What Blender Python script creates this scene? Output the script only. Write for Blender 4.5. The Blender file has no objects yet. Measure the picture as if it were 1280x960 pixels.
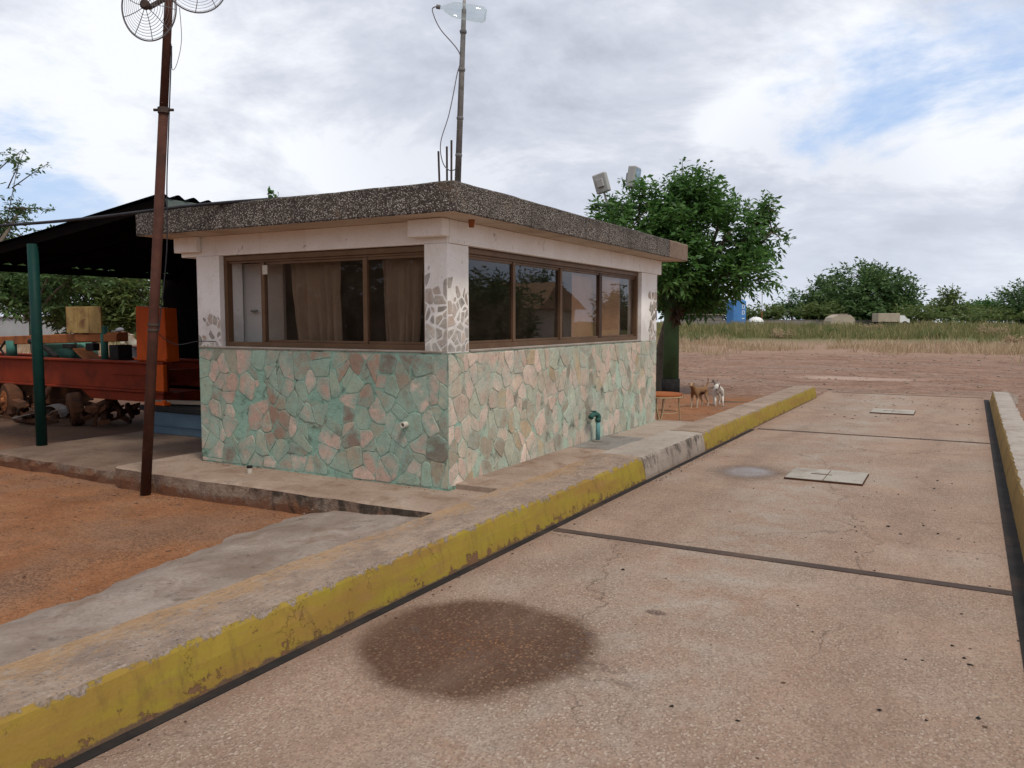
import bpy, bmesh, math, random
import numpy as np
from mathutils import Vector, Matrix, noise as mnoise

S = bpy.context.scene
COL = S.collection
R = math.radians
rng = random.Random(7)

# ------------------------------------------------------------------ node helpers
def setin(nt, node, key, v):
    s = node.inputs[key]
    if isinstance(v, bpy.types.NodeSocket):
        nt.links.new(v, s)
    else:
        if isinstance(v, (tuple, list)) and s.type == 'RGBA' and len(v) == 3:
            v = (*v, 1)
        s.default_value = v

def V(nt, typ, props=None, **inp):
    n = nt.nodes.new(typ)
    for k, v in (props or {}).items():
        setattr(n, k, v)
    for k, v in inp.items():
        setin(nt, n, k.replace('_', ' ') if k not in n.inputs else k, v)
    return n

def M_(nt, op, a, b=0.0, clamp=False):
    n = nt.nodes.new('ShaderNodeMath'); n.operation = op; n.use_clamp = clamp
    setin(nt, n, 0, a); setin(nt, n, 1, b)
    return n.outputs[0]

def VM(nt, op, a, b=None, out=0):
    n = nt.nodes.new('ShaderNodeVectorMath'); n.operation = op
    setin(nt, n, 0, a)
    if b is not None:
        setin(nt, n, 1, b)
    return n.outputs[out]

def mix(nt, f, a, b, mode='MIX'):
    n = nt.nodes.new('ShaderNodeMix'); n.data_type = 'RGBA'; n.blend_type = mode; n.clamp_factor = True
    setin(nt, n, 0, f); setin(nt, n, 6, a); setin(nt, n, 7, b)
    return n.outputs[2]

def mapr(nt, v, a, b, c=0.0, d=1.0, smooth=False):
    n = nt.nodes.new('ShaderNodeMapRange'); n.clamp = True
    if smooth: n.interpolation_type = 'SMOOTHSTEP'
    setin(nt, n, 0, v)
    for i, x in enumerate((a, b, c, d)):
        n.inputs[i + 1].default_value = x
    return n.outputs[0]

def ramp(nt, f, pts):
    n = nt.nodes.new('ShaderNodeValToRGB')
    e = n.color_ramp.elements
    while len(e) < len(pts): e.new(0.5)
    for i, (p, c) in enumerate(pts):
        e[i].position = p; e[i].color = (*c, 1) if len(c) == 3 else c
    setin(nt, n, 0, f)
    return n.outputs[0]

def noise(nt, vec, scale, detail=4.0, rough=0.55, dist=0.0, out=0):
    n = V(nt, 'ShaderNodeTexNoise', None, Vector=vec, Scale=scale, Detail=detail, Roughness=rough, Distortion=dist)
    return n.outputs[out]

def vor(nt, vec, scale, feature='F1', rnd=1.0):
    n = V(nt, 'ShaderNodeTexVoronoi', {'feature': feature}, Vector=vec, Scale=scale, Randomness=rnd)
    return n

def scl(nt, vec, s):
    n = V(nt, 'ShaderNodeMapping', None, Vector=vec); n.inputs['Scale'].default_value = s
    return n.outputs[0]

def bump(nt, h, strength=0.3, dist=0.02, normal=None):
    n = V(nt, 'ShaderNodeBump', None, Strength=strength, Distance=dist, Height=h)
    if normal is not None: nt.links.new(normal, n.inputs['Normal'])
    return n.outputs[0]

def newmat(name):
    m = bpy.data.materials.new(name); m.use_nodes = True
    nt = m.node_tree; b = nt.nodes['Principled BSDF']
    b.inputs['Specular IOR Level'].default_value = 0.08
    return m, nt, b

def geo_pos(nt):
    return nt.nodes.new('ShaderNodeNewGeometry').outputs['Position']

def sep(nt, v):
    n = nt.nodes.new('ShaderNodeSeparateXYZ'); nt.links.new(v, n.inputs[0]); return n.outputs

def attr(nt, name, out='Fac'):
    n = nt.nodes.new('ShaderNodeAttribute'); n.attribute_name = name; return n.outputs[out]

# generic worn surface
def worn(name, c1, c2, scale=6, rough=0.8, stain=None, stain_amt=0.5, bump_s=0.3, fine=60, metal=0.0, stain_scale=2.0, bd=0.01, stain_lo=.5, stain_hi=.68):
    m, nt, b = newmat(name); p = geo_pos(nt)
    n1 = noise(nt, p, scale, 6, 0.6); n2 = noise(nt, p, fine, 3, 0.6)
    c = mix(nt, mapr(nt, n1, .35, .65), c1, c2)
    if stain is not None:
        n3 = noise(nt, p, stain_scale, 8, 0.65, 0.4)
        c = mix(nt, M_(nt, 'MULTIPLY', mapr(nt, n3, stain_lo, stain_hi), stain_amt), c, stain)
    c = mix(nt, mapr(nt, n2, .35, .7, 0, .35), c, tuple(x * .62 for x in c2))
    nt.links.new(c, b.inputs['Base Color'])
    b.inputs['Roughness'].default_value = rough; b.inputs['Metallic'].default_value = metal
    h = M_(nt, 'ADD', n1, M_(nt, 'MULTIPLY', n2, .5))
    nt.links.new(bump(nt, h, bump_s, bd), b.inputs['Normal'])
    return m

# ------------------------------------------------------------------ mesh helper
class MB:
    def __init__(s): s.v = []; s.f = []; s.m = []; s.tone = []; s.edge = []
    def add(s, vs, fs, mi=0, tone=None):
        o = len(s.v); s.v += [tuple(x) for x in vs]
        for f in fs:
            s.f.append([i + o for i in f]); s.m.append(mi); s.tone.append(tone or (.5, .5, .5))
        return s
    def box(s, x0, x1, y0, y1, z0, z1, mi=0, tone=None):
        vs = [(x0, y0, z0), (x1, y0, z0), (x1, y1, z0), (x0, y1, z0), (x0, y0, z1), (x1, y0, z1), (x1, y1, z1), (x0, y1, z1)]
        fs = [(3, 2, 1, 0), (4, 5, 6, 7), (0, 1, 5, 4), (1, 2, 6, 5), (2, 3, 7, 6), (3, 0, 4, 7)]
        return s.add(vs, fs, mi, tone)
    def obox(s, c, ax, ay, az, hx, hy, hz, mi=0):
        c = Vector(c); ax = Vector(ax).normalized() * hx; ay = Vector(ay).normalized() * hy; az = Vector(az).normalized() * hz
        vs = [c + sx * ax + sy * ay + sz * az for sz in (-1, 1) for sx, sy in ((-1, -1), (1, -1), (1, 1), (-1, 1))]
        fs = [(3, 2, 1, 0), (4, 5, 6, 7), (0, 1, 5, 4), (1, 2, 6, 5), (2, 3, 7, 6), (3, 0, 4, 7)]
        return s.add(vs, fs, mi)
    def tube(s, pts, rad, seg=10, mi=0, cap=True, tone=None):
        pts = [Vector(p) for p in pts]
        if not isinstance(rad, (list, tuple)): rad = [rad] * len(pts)
        vs = []; fs = []
        t0 = (pts[1] - pts[0]).normalized()
        up = Vector((0, 0, 1)) if abs(t0.z) < .9 else Vector((1, 0, 0))
        a = t0.cross(up).normalized()
        for i, p in enumerate(pts):
            t = (pts[min(i + 1, len(pts) - 1)] - pts[max(i - 1, 0)]).normalized()
            a = (a - t * a.dot(t)).normalized(); b = t.cross(a)
            for k in range(seg):
                an = 2 * math.pi * k / seg
                vs.append(p + (a * math.cos(an) + b * math.sin(an)) * rad[i])
        for i in range(len(pts) - 1):
            for k in range(seg):
                k2 = (k + 1) % seg
                fs.append((i * seg + k, i * seg + k2, (i + 1) * seg + k2, (i + 1) * seg + k))
        if cap:
            fs.append(tuple(reversed(range(seg)))); fs.append(tuple((len(pts) - 1) * seg + k for k in range(seg)))
        return s.add(vs, fs, mi, tone)
    def lathe(s, c, axis, prof, seg=20, mi=0):      # prof: (distance along axis, radius)
        c = Vector(c); ax = Vector(axis).normalized()
        up = Vector((0, 0, 1)) if abs(ax.z) < .9 else Vector((1, 0, 0))
        a = ax.cross(up).normalized(); b = ax.cross(a)
        vs = []; fs = []
        for d, r in prof:
            for k in range(seg):
                an = 2 * math.pi * k / seg
                vs.append(c + ax * d + (a * math.cos(an) + b * math.sin(an)) * r)
        for i in range(len(prof) - 1):
            for k in range(seg):
                k2 = (k + 1) % seg
                fs.append((i * seg + k2, i * seg + k, (i + 1) * seg + k, (i + 1) * seg + k2))
        fs.append(tuple(range(seg))); fs.append(tuple(reversed([(len(prof) - 1) * seg + k for k in range(seg)])))
        return s.add(vs, fs, mi)
    def build(s, name, mats, parent=None, smooth=False, bevel=0, tones=False, solid=0, sub=0):
        off = Vector((0, 0, 0)); q = parent
        while q is not None: off += q.location; q = q.parent
        me = bpy.data.meshes.new(name)
        me.from_pydata([(x - off.x, y - off.y, z - off.z) for x, y, z in s.v], [], s.f)
        if not isinstance(mats, (list, tuple)): mats = [mats]
        for m in mats: me.materials.append(m)
        me.polygons.foreach_set('material_index', s.m)
        if smooth: me.polygons.foreach_set('use_smooth', [True] * len(s.f))
        if tones:
            at = me.attributes.new('tone', 'FLOAT_COLOR', 'FACE')
            at.data.foreach_set('color', [x for t in s.tone for x in (*t, 1)])
        if s.edge:
            ae = me.attributes.new('edge', 'FLOAT', 'POINT'); ae.data.foreach_set('value', s.edge)
        me.update()
        o = bpy.data.objects.new(name, me); COL.objects.link(o)
        if parent is not None: o.parent = parent
        if bevel:
            bm = o.modifiers.new('Bevel', 'BEVEL'); bm.width = bevel; bm.segments = 2; bm.limit_method = 'ANGLE'
        if solid:
            sm = o.modifiers.new('Solid', 'SOLIDIFY'); sm.thickness = solid
        if sub:
            ss = o.modifiers.new('Sub', 'SUBSURF'); ss.levels = ss.render_levels = sub
        return o

def tag(o, label, cat, group=None, kind=None):
    o['label'] = label; o['category'] = cat
    if group: o['group'] = group
    if kind: o['kind'] = kind
    return o

def thing(name, loc, label, cat, group=None):
    o = bpy.data.objects.new(name, None); COL.objects.link(o); o.location = loc; o.empty_display_size = .2
    return tag(o, label, cat, group)

def struct(o):
    o['kind'] = 'structure'; return o

def fbm(x, y, z=0.0, oct=4):
    return mnoise.fractal(Vector((x, y, z)), 1.0, 2.0, oct)

# ------------------------------------------------------------------ camera
YAW = 29.1; PITCH = 4.5; H = 1.65
cam = bpy.data.cameras.new('camera'); co = bpy.data.objects.new('camera', cam); COL.objects.link(co)
co.location = (0, 0, H); co.rotation_euler = (R(90 - PITCH), 0, R(YAW))
cam.sensor_width = 36; cam.lens = 36 * 1005 / 1280; cam.clip_end = 3000; cam.clip_start = .05
S.camera = co
FH = Vector((-math.sin(R(YAW)), math.cos(R(YAW)), 0)); RT = Vector((math.cos(R(YAW)), math.sin(R(YAW)), 0))

# ------------------------------------------------------------------ light and sky
SUN_AZ = Vector((0.80, -0.42, 0)).normalized(); SUN_EL = 58
sun = bpy.data.lights.new('sun', 'SUN'); sun.energy = 1.5; sun.angle = R(11); sun.color = (1, .93, .82)
so = bpy.data.objects.new('sun', sun); COL.objects.link(so)
sd = Vector((SUN_AZ.x * math.cos(R(SUN_EL)), SUN_AZ.y * math.cos(R(SUN_EL)), math.sin(R(SUN_EL))))
so.rotation_euler = (-sd).to_track_quat('-Z', 'Y').to_euler()

w = bpy.data.worlds.new('World'); S.world = w; w.use_nodes = True
nt = w.node_tree; bg = nt.nodes['Background']
sky = nt.nodes.new('ShaderNodeTexSky'); sky.sky_type = 'NISHITA'; sky.sun_disc = False
sky.sun_elevation = R(SUN_EL); sky.sun_rotation = math.atan2(sd.x, sd.y); sky.dust_density = 1.5; sky.ozone_density = 1.5
tc = nt.nodes.new('ShaderNodeTexCoord')
d = VM(nt, 'NORMALIZE', tc.outputs['Generated'])
dx, dy, dz = sep(nt, d)[:3]
dzc = M_(nt, 'MAXIMUM', dz, 0.0)
den = M_(nt, 'ADD', dzc, 0.34)
cmb = nt.nodes.new('ShaderNodeCombineXYZ')
nt.links.new(M_(nt, 'DIVIDE', dx, den), cmb.inputs[0]); nt.links.new(M_(nt, 'DIVIDE', dy, den), cmb.inputs[1])
nt.links.new(M_(nt, 'MULTIPLY', dzc, 1.2), cmb.inputs[2])
cp = cmb.outputs[0]
n1 = noise(nt, cp, 1.6, 12, .64, .25)
n2 = noise(nt, VM(nt, 'ADD', cp, (3.1, 7.7, 1.3)), 2.1, 11, .63, .3)
def spot(v, inner, outer):                     # soft round region of the sky round direction v
    v = Vector(v).normalized()
    return mapr(nt, VM(nt, 'DOT_PRODUCT', d, tuple(v), out=1), math.cos(R(outer)), math.cos(R(inner)), 0, 1, True)
def px(x, y):
    f = Vector((FH.x * math.cos(R(PITCH)), FH.y * math.cos(R(PITCH)), -math.sin(R(PITCH))))
    u = RT.cross(f)
    return f + RT * ((x - 640) / 1005) - u * ((y - 480) / 1005)
gap = None
for (x, y, i, o_, k) in ((985, 125, 1, 6.5, .20), (1100, 100, 1, 6.5, .20), (1230, 75, 1, 7, .17), (1330, 90, 2, 8, .15), (45, 250, 2, 7, .34), (160, 262, 1, 5, .2),
                         (-40, 285, 2, 8, .3), (640, 0, .5, 3, .1), (1800, 300, 6, 20, .3), (300, 270, .5, 4, .08)):
    s = M_(nt, 'MULTIPLY', spot(px(x, y), i, o_), k)
    gap = s if gap is None else M_(nt, 'MAXIMUM', gap, s)
cl = M_(nt, 'SUBTRACT', M_(nt, 'ADD', n1, .20), gap)
cover = mapr(nt, cl, .36, .56, 0, 1, True)
shade = mapr(nt, n2, .34, .66, 0, 1)
edge = mapr(nt, cl, .40, .62, .35, 0)          # thin cloud edges are brighter
lit = M_(nt, 'ADD', shade, edge, True)
gl = None                                       # thick brighter banks
for (x, y, i, o_, k) in ((960, 170, .5, 6, .55), (1120, 180, .5, 7, .5), (1230, 200, .5, 6, .35), (150, 190, 2, 12, .4), (420, 190, 2, 12, .35), (1180, 240, 1, 8, .1)):
    s = M_(nt, 'MULTIPLY', spot(px(x, y), i, o_), k)
    gl = s if gl is None else M_(nt, 'MAXIMUM', gl, s)
lit = M_(nt, 'ADD', lit, gl, True)
dk = None
for (x, y, i, o_, k) in ((1000, 285, 2, 10, .28), (640, 90, 4, 16, .30), (620, 200, 2, 9, .2)):
    s = M_(nt, 'MULTIPLY', spot(px(x, y), i, o_), k)
    dk = s if dk is None else M_(nt, 'MAXIMUM', dk, s)
lit = M_(nt, 'SUBTRACT', lit, dk, True)
ccol = ramp(nt, lit, [(0, (3.4, 3.62, 4.25)), (.5, (4.5, 4.75, 5.4)), (1, (6.4, 6.55, 6.9))])
blue = mix(nt, .75, sky.outputs[0], (3.25, 4.4, 6.5))
scol = mix(nt, cover, blue, ccol)
hz = mapr(nt, dz, 0.0, .22, .55, 0, True)
scol = mix(nt, hz, scol, (4.9, 5.3, 6.0))
scol = mix(nt, mapr(nt, dz, -.04, 0.0, 1, 0), scol, (1.6, 1.3, 1.1))
nt.links.new(scol, bg.inputs[0]); bg.inputs[1].default_value = .1
S.view_settings.view_transform = 'Standard'; S.view_settings.look = 'None'; S.view_settings.gamma = 1
S.view_settings.exposure = 0.6
S.render.engine = 'CYCLES'; S.cycles.max_bounces = 6; S.cycles.diffuse_bounces = 3; S.cycles.transparent_max_bounces = 24

# ------------------------------------------------------------------ materials
# --- red dirt / gravel ground
m_ground, nt, b = newmat('ground_dirt'); p = geo_pos(nt); X, Y, Z = sep(nt, p)[:3]
n_big = noise(nt, p, .35, 6, .6); n_mid = noise(nt, p, 2.2, 6, .62, .3); n_fine = noise(nt, p, 28, 5, .7)
red = mix(nt, mapr(nt, n_mid, .36, .64), (.275, .115, .050), (.365, .172, .084))
red = mix(nt, mapr(nt, noise(nt, p, .8, 5, .6, .3), .46, .62, 0, .75), red, (.27, .165, .11))
red = mix(nt, mapr(nt, noise(nt, p, 9, 7, .75), .58, .74, 0, .5), red, (.19, .08, .042))
red = mix(nt, mapr(nt, n_fine, .5, .66, 0, .5), red, (.19, .088, .048))
red = mix(nt, mapr(nt, noise(nt, p, 75, 4, .7), .56, .66, 0, .5), red, (.40, .235, .14))
vd = vor(nt, p, 95); vdr = sep(nt, vd.outputs[1])
red = mix(nt, mapr(nt, vdr[0], .74, .8, 0, .6), red, (.13, .058, .032))
red = mix(nt, M_(nt, 'MULTIPLY', mapr(nt, noise(nt, p, 1.6, 4, .6), .5, .6), mapr(nt, vdr[1], .6, .66, 0, .6)), red, (.10, .052, .034))
v1 = vor(nt, p, 55)
red = mix(nt, M_(nt, 'MULTIPLY', mapr(nt, v1.outputs[0], .12, .22, 1, 0), mapr(nt, sep(nt, v1.outputs[1])[0], .62, .7)), red, (.30, .21, .155))
gs = scl(nt, p, (.8, 1.35, 1))
n_str = noise(nt, gs, .9, 7, .65, .4)
grav = mix(nt, mapr(nt, n_str, .33, .68), (.175, .095, .063), (.335, .22, .16))
grav = mix(nt, mapr(nt, noise(nt, gs, .33, 5, .6, .2), .52, .66), grav, (.25, .175, .14))
shed_shade = M_(nt, 'MULTIPLY', mapr(nt, M_(nt, 'ADD', X, M_(nt, 'MULTIPLY', n_mid, 1.5)), -7.6, -6.6, 1, 0), mapr(nt, M_(nt, 'ADD', Y, M_(nt, 'MULTIPLY', n_mid, .8)), 5.9, 6.6))  # shade under the shed roof, painted onto the dirt as a dark patch
shed_shade = M_(nt, 'MULTIPLY', shed_shade, mapr(nt, Y, 10, 13, 1, 0))
shed_shade = M_(nt, 'MULTIPLY', shed_shade, mapr(nt, M_(nt, 'ADD', X, M_(nt, 'MULTIPLY', n_mid, 2)), -17, -14.5))
v2 = vor(nt, p, 16)
grav = mix(nt, M_(nt, 'MULTIPLY', mapr(nt, v2.outputs[0], .15, .3, 1, 0), mapr(nt, sep(nt, v2.outputs[1])[1], .5, .6, 0, .8)), grav,
           mix(nt, sep(nt, v2.outputs[1])[2], (.09, .06, .05), (.40, .31, .26)))
grav = mix(nt, mapr(nt, noise(nt, p, 5, 8, .78), .52, .62, 0, .75), grav, (.12, .068, .05))
grav = mix(nt, mapr(nt, noise(nt, VM(nt, 'ADD', p, (3, 1, 0)), 3.2, 8, .78), .54, .64, 0, .6), grav, (.42, .31, .245))
v5 = vor(nt, p, 6.5); v5r = sep(nt, v5.outputs[1])
grav = mix(nt, M_(nt, 'MULTIPLY', mapr(nt, v5.outputs[0], .12, .26, 1, 0), mapr(nt, v5r[1], .5, .55, 0, .75)), grav, mix(nt, mapr(nt, v5r[2], .4, .6), (.09, .055, .045), (.40, .30, .24)))
far = mapr(nt, M_(nt, 'ADD', Y, M_(nt, 'MULTIPLY', n_big, 5)), 18.2, 21.6)
c = mix(nt, far, mix(nt, M_(nt, 'MULTIPLY', shed_shade, .8), red, (.075, .048, .036)), grav)
# pale dry patch
px_ = M_(nt, 'ADD', M_(nt, 'POWER', M_(nt, 'DIVIDE', M_(nt, 'ADD', X, 2.6), 1.9), 2), M_(nt, 'POWER', M_(nt, 'DIVIDE', M_(nt, 'SUBTRACT', Y, 25.2), .9), 2))
c = mix(nt, mapr(nt, M_(nt, 'ADD', px_, M_(nt, 'MULTIPLY', n_mid, 1.3)), 1.0, 1.7, .75, 0), c, (.44, .32, .26))
rad = VM(nt, 'LENGTH', p, out=1)
gg = mix(nt, mapr(nt, rad, 55, 66), (.30, .20, .145), (.115, .12, .05))
c = mix(nt, mapr(nt, M_(nt, 'ADD', rad, M_(nt, 'MULTIPLY', n_str, 9)), 44, 50), c, gg)
nt.links.new(c, b.inputs['Base Color']); b.inputs['Roughness'].default_value = .95
h = M_(nt, 'ADD', M_(nt, 'MULTIPLY', n_fine, .9), M_(nt, 'ADD', n_mid, M_(nt, 'MULTIPLY', mapr(nt, v1.outputs[0], 0, .25, .5, 0), .5)))
nt.links.new(bump(nt, h, .9, .04), b.inputs['Normal'])

# --- weighbridge deck concrete
m_deck, nt, b = newmat('deck_concrete'); p = geo_pos(nt); X, Y, Z = sep(nt, p)[:3]
nb = noise(nt, p, .75, 6, .6, .3); nm = noise(nt, p, 3.5, 6, .65, .4); nf = noise(nt, p, 90, 3, .6)
c = mix(nt, mapr(nt, nm, .3, .7), (.345, .23, .166), (.415, .295, .217))
c = mix(nt, mapr(nt, nb, .50, .66, 0, .8), c, (.395, .335, .275))
c = mix(nt, mapr(nt, noise(nt, VM(nt, 'ADD', p, (9, 4, 0)), 1.1, 6, .62), .52, .68, 0, .6), c, (.245, .155, .11))
# polished traces, greyer band down the middle of each bay
c = mix(nt, M_(nt, 'MULTIPLY', mapr(nt, nm, .42, .62), mapr(nt, M_(nt, 'ABSOLUTE', M_(nt, 'ADD', X, 1.35)), .1, .8, .85, 0, True)), c, (.40, .355, .30))
pd = VM(nt, 'ADD', p, VM(nt, 'MULTIPLY', VM(nt, 'SUBTRACT', noise(nt, p, 55, 3, .6, out=1), (.5, .5, .5)), (.018, .018, .018)))
v = vor(nt, scl(nt, pd, (1, .75, 1)), 58); vr = sep(nt, v.outputs[1])
chip = M_(nt, 'MULTIPLY', mapr(nt, v.outputs[0], .34, .48, 1, 0), mapr(nt, vr[0], .38, .44))
expo = mapr(nt, M_(nt, 'ADD', noise(nt, p, .9, 5, .6, .2), M_(nt, 'MULTIPLY', Y, -.012)), .30, .52, .25, 1)     # where the aggregate is worn bare
chipf = M_(nt, 'MULTIPLY', chip, expo)
v3 = vor(nt, VM(nt, 'ADD', pd, (.3, .7, 0)), 30); v3r = sep(nt, v3.outputs[1])
chip3 = M_(nt, 'MULTIPLY', M_(nt, 'MULTIPLY', mapr(nt, v3.outputs[0], .22, .34, 1, 0), mapr(nt, v3r[1], .66, .70)), expo)
chipf = M_(nt, 'MAXIMUM', chipf, chip3)
darkc = M_(nt, 'MULTIPLY', mapr(nt, vr[1], .62, .70, 0, .6), expo)
c = mix(nt, M_(nt, 'MAXIMUM', darkc, M_(nt, 'MULTIPLY', expo, .38)), c, (.205, .138, .10))
# oil stain (under the chips so that they show through)
def disc(cx, cy, r, k, e0, e1, sx=1.0, sy=1.0):
    q = M_(nt, 'ADD', M_(nt, 'POWER', M_(nt, 'DIVIDE', M_(nt, 'SUBTRACT', X, cx), r * sx), 2), M_(nt, 'POWER', M_(nt, 'DIVIDE', M_(nt, 'SUBTRACT', Y, cy), r * sy), 2))
    q = M_(nt, 'SQRT', q)
    q = M_(nt, 'ADD', q, M_(nt, 'MULTIPLY', M_(nt, 'SUBTRACT', noise(nt, p, 2.6, 5, .6), .5), k))
    return q, mapr(nt, q, e0, e1, 1, 0)
q, st = disc(-2.12, 3.42, .62, .36, .90, 1.06)
_, st_s = disc(-2.12, 3.42, .62, .5, 1.0, 1.25)
inner = mapr(nt, q, .1, .65, 1, 0)
oilc = mix(nt, inner, (.072, .030, .014), (.066, .020, .006))
oilc = mix(nt, mapr(nt, noise(nt, p, 9, 5, .7), .45, .7, 0, .55), oilc, (.05, .024, .014))
c = mix(nt, M_(nt, 'MULTIPLY', st_s, .5), c, (.19, .125, .085))
c = mix(nt, M_(nt, 'MULTIPLY', st, .93), c, oilc)
chipc = mix(nt, vr[2], (.36, .265, .20), (.50, .405, .325))
chipc = mix(nt, st, chipc, mix(nt, M_(nt, 'MULTIPLY', vr[1], .8), mix(nt, inner, (.40, .255, .155), (.46, .21, .07)), (.10, .05, .03)))
c = mix(nt, M_(nt, 'MULTIPLY', chipf, M_(nt, 'SUBTRACT', .72, M_(nt, 'MULTIPLY', st, .16))), c, chipc)
# damp spot by the hatch
q2, pud = disc(-1.97, 8.86, .30, .35, .55, 1.0, 1.0, 1.25)
_, pudr = disc(-1.97, 8.86, .42, .4, .6, 1.1, 1.0, 1.2)
c = mix(nt, M_(nt, 'MULTIPLY', pudr, .8), c, (.13, .10, .085))
c = mix(nt, pud, c, (.25, .24, .25))
# worn tyre tracks
for tx in (-2.05, -.25):
    tr_k = mapr(nt, M_(nt, 'ABSOLUTE', M_(nt, 'SUBTRACT', M_(nt, 'ADD', X, M_(nt, 'MULTIPLY', noise(nt, p, .5, 3), .5)), tx + .25)), .05, .38, 1, 0, True)
    c = mix(nt, M_(nt, 'MULTIPLY', tr_k, mapr(nt, noise(nt, scl(nt, p, (2, .5, 1)), 1.5, 6, .65), .42, .64, 0, .5)), c, (.20, .135, .098))
# drips and black spots
v4 = vor(nt, VM(nt, 'ADD', p, VM(nt, 'SCALE', noise(nt, p, 14, 3, .5, out=1), None)) if False else p, 2.1); v4r = sep(nt, v4.outputs[1])
c = mix(nt, M_(nt, 'MULTIPLY', mapr(nt, M_(nt, 'ADD', v4.outputs[0], M_(nt, 'MULTIPLY', noise(nt, p, 20, 3, .6), .05)), .06, .085, 1, 0), mapr(nt, v4r[0], .45, .5, 0, .8)), c, (.08, .05, .04))
q5, sp = disc(-1.45, 4.28, .055, .3, .7, 1.0, 1.3, .8)
c = mix(nt, M_(nt, 'MULTIPLY', sp, .85), c, (.09, .058, .05))
# hairline cracks
ck = vor(nt, VM(nt, 'ADD', p, VM(nt, 'MULTIPLY', noise(nt, p, 1.6, 6, .7, out=1), (.8, .8, 0))), .42, 'DISTANCE_TO_EDGE')
crk = M_(nt, 'MULTIPLY', mapr(nt, ck.outputs[0], .0, .0035, 1, 0), mapr(nt, noise(nt, p, .6, 3), .44, .52, 0, .85))
c = mix(nt, crk, c, (.12, .085, .07))
vg = vor(nt, scl(nt, pd, (1, .8, 1)), 105); vgr = sep(nt, vg.outputs[1])
c = mix(nt, M_(nt, 'MULTIPLY', mapr(nt, vgr[0], .70, .78, 0, .4), M_(nt, 'SUBTRACT', 1.0, M_(nt, 'MULTIPLY', chipf, .7))), c, (.13, .085, .065))
c = mix(nt, M_(nt, 'MULTIPLY', mapr(nt, vgr[1], .72, .8, 0, .28), M_(nt, 'SUBTRACT', 1.0, M_(nt, 'MULTIPLY', st, .85))), c, (.50, .39, .30))
c = mix(nt, mapr(nt, nf, .4, .65, 0, .3), c, (.17, .12, .095))
# dirt against the kerbs
kd = mapr(nt, M_(nt, 'ADD', M_(nt, 'ABSOLUTE', M_(nt, 'ADD', X, 1.15)), M_(nt, 'MULTIPLY', nm, .25)), 1.55, 1.78, 0, .6)
c = mix(nt, kd, c, (.20, .125, .09))
nt.links.new(c, b.inputs['Base Color'])
rg = M_(nt, 'SUBTRACT', .85, M_(nt, 'MULTIPLY', st, .18)); rg = M_(nt, 'SUBTRACT', rg, M_(nt, 'MULTIPLY', pud, .5))
nt.links.new(rg, b.inputs['Roughness'])
h = M_(nt, 'ADD', M_(nt, 'MULTIPLY', chipf, .6), M_(nt, 'MULTIPLY', nf, .7)); h = M_(nt, 'SUBTRACT', h, M_(nt, 'MULTIPLY', crk, .8))
h = M_(nt, 'MULTIPLY', h, M_(nt, 'SUBTRACT', 1, pud))
h = M_(nt, 'ADD', h, M_(nt, 'MULTIPLY', vgr[0], .6))
nt.links.new(bump(nt, h, .8, .008), b.inputs['Normal'])

# --- plain concretes
def concrete(name, c1, c2, c3, dark=(.09, .07, .055), dk=.5, ag=0.0):
    m, nt, b = newmat(name); p = geo_pos(nt)
    a = noise(nt, p, 1.6, 7, .62, .4); f = noise(nt, p, 45, 4, .7); g = noise(nt, VM(nt, 'ADD', p, (5, 2, 8)), 3.3, 8, .68, .5)
    c = mix(nt, mapr(nt, a, .36, .64), c1, c2)
    c = mix(nt, mapr(nt, g, .5, .66, 0, .75), c, c3)
    c = mix(nt, mapr(nt, noise(nt, VM(nt, 'ADD', p, (1, 9, 3)), 6, 8, .7, .5), .58, .72, 0, dk), c, dark)
    c = mix(nt, mapr(nt, f, .42, .72, 0, .4), c, tuple(x * .5 for x in c1))
    if ag:
        v = vor(nt, p, 60); r = sep(nt, v.outputs[1])
        c = mix(nt, M_(nt, 'MULTIPLY', mapr(nt, v.outputs[0], .2, .36, 1, 0), mapr(nt, r[0], .5, .6, 0, ag)), c, tuple(min(1, x * 1.5) for x in c2))
    nt.links.new(c, b.inputs['Base Color']); b.inputs['Roughness'].default_value = .9
    nt.links.new(bump(nt, M_(nt, 'ADD', g, M_(nt, 'MULTIPLY', f, .6)), .5, .015), b.inputs['Normal'])
    return m
m_walk = concrete('walk_concrete', (.26, .185, .138), (.36, .275, .215), (.205, .125, .083), dk=.65)
m_walk2 = concrete('walk_concrete_pale', (.34, .275, .225), (.40, .335, .28), (.27, .195, .145), dk=.4)
m_apron = concrete('apron_concrete', (.20, .152, .122), (.32, .262, .22), (.18, .115, .08), dk=.85)
m_slabside, nt, b = newmat('slab_edge'); p = geo_pos(nt); X, Y, Z = sep(nt, p)[:3]
a = noise(nt, p, 3.5, 8, .7, .5); f = noise(nt, p, 30, 5, .75); g = noise(nt, scl(nt, p, (1, 1, .5)), 6, 8, .72, .4)
c = mix(nt, mapr(nt, a, .36, .62), (.20, .13, .095), (.33, .25, .195))
c = mix(nt, mapr(nt, M_(nt, 'ADD', Z, M_(nt, 'MULTIPLY', M_(nt, 'SUBTRACT', a, .5), .35)), .03, .10, .85, 0), c, (.235, .105, .055))
mould = M_(nt, 'ADD', g, M_(nt, 'SUBTRACT', mapr(nt, X, -6.2, -4.6, 0, .19), mapr(nt, Z, .10, .19, .06, 0)))
c = mix(nt, mapr(nt, mould, .56, .70, 0, .9), c, (.05, .041, .034))
c = mix(nt, mapr(nt, f, .45, .7, 0, .5), c, (.10, .07, .052))
nt.links.new(c, b.inputs['Base Color']); b.inputs['Roughness'].default_value = .95
nt.links.new(bump(nt, M_(nt, 'ADD', a, f), .9, .025), b.inputs['Normal'])
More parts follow.
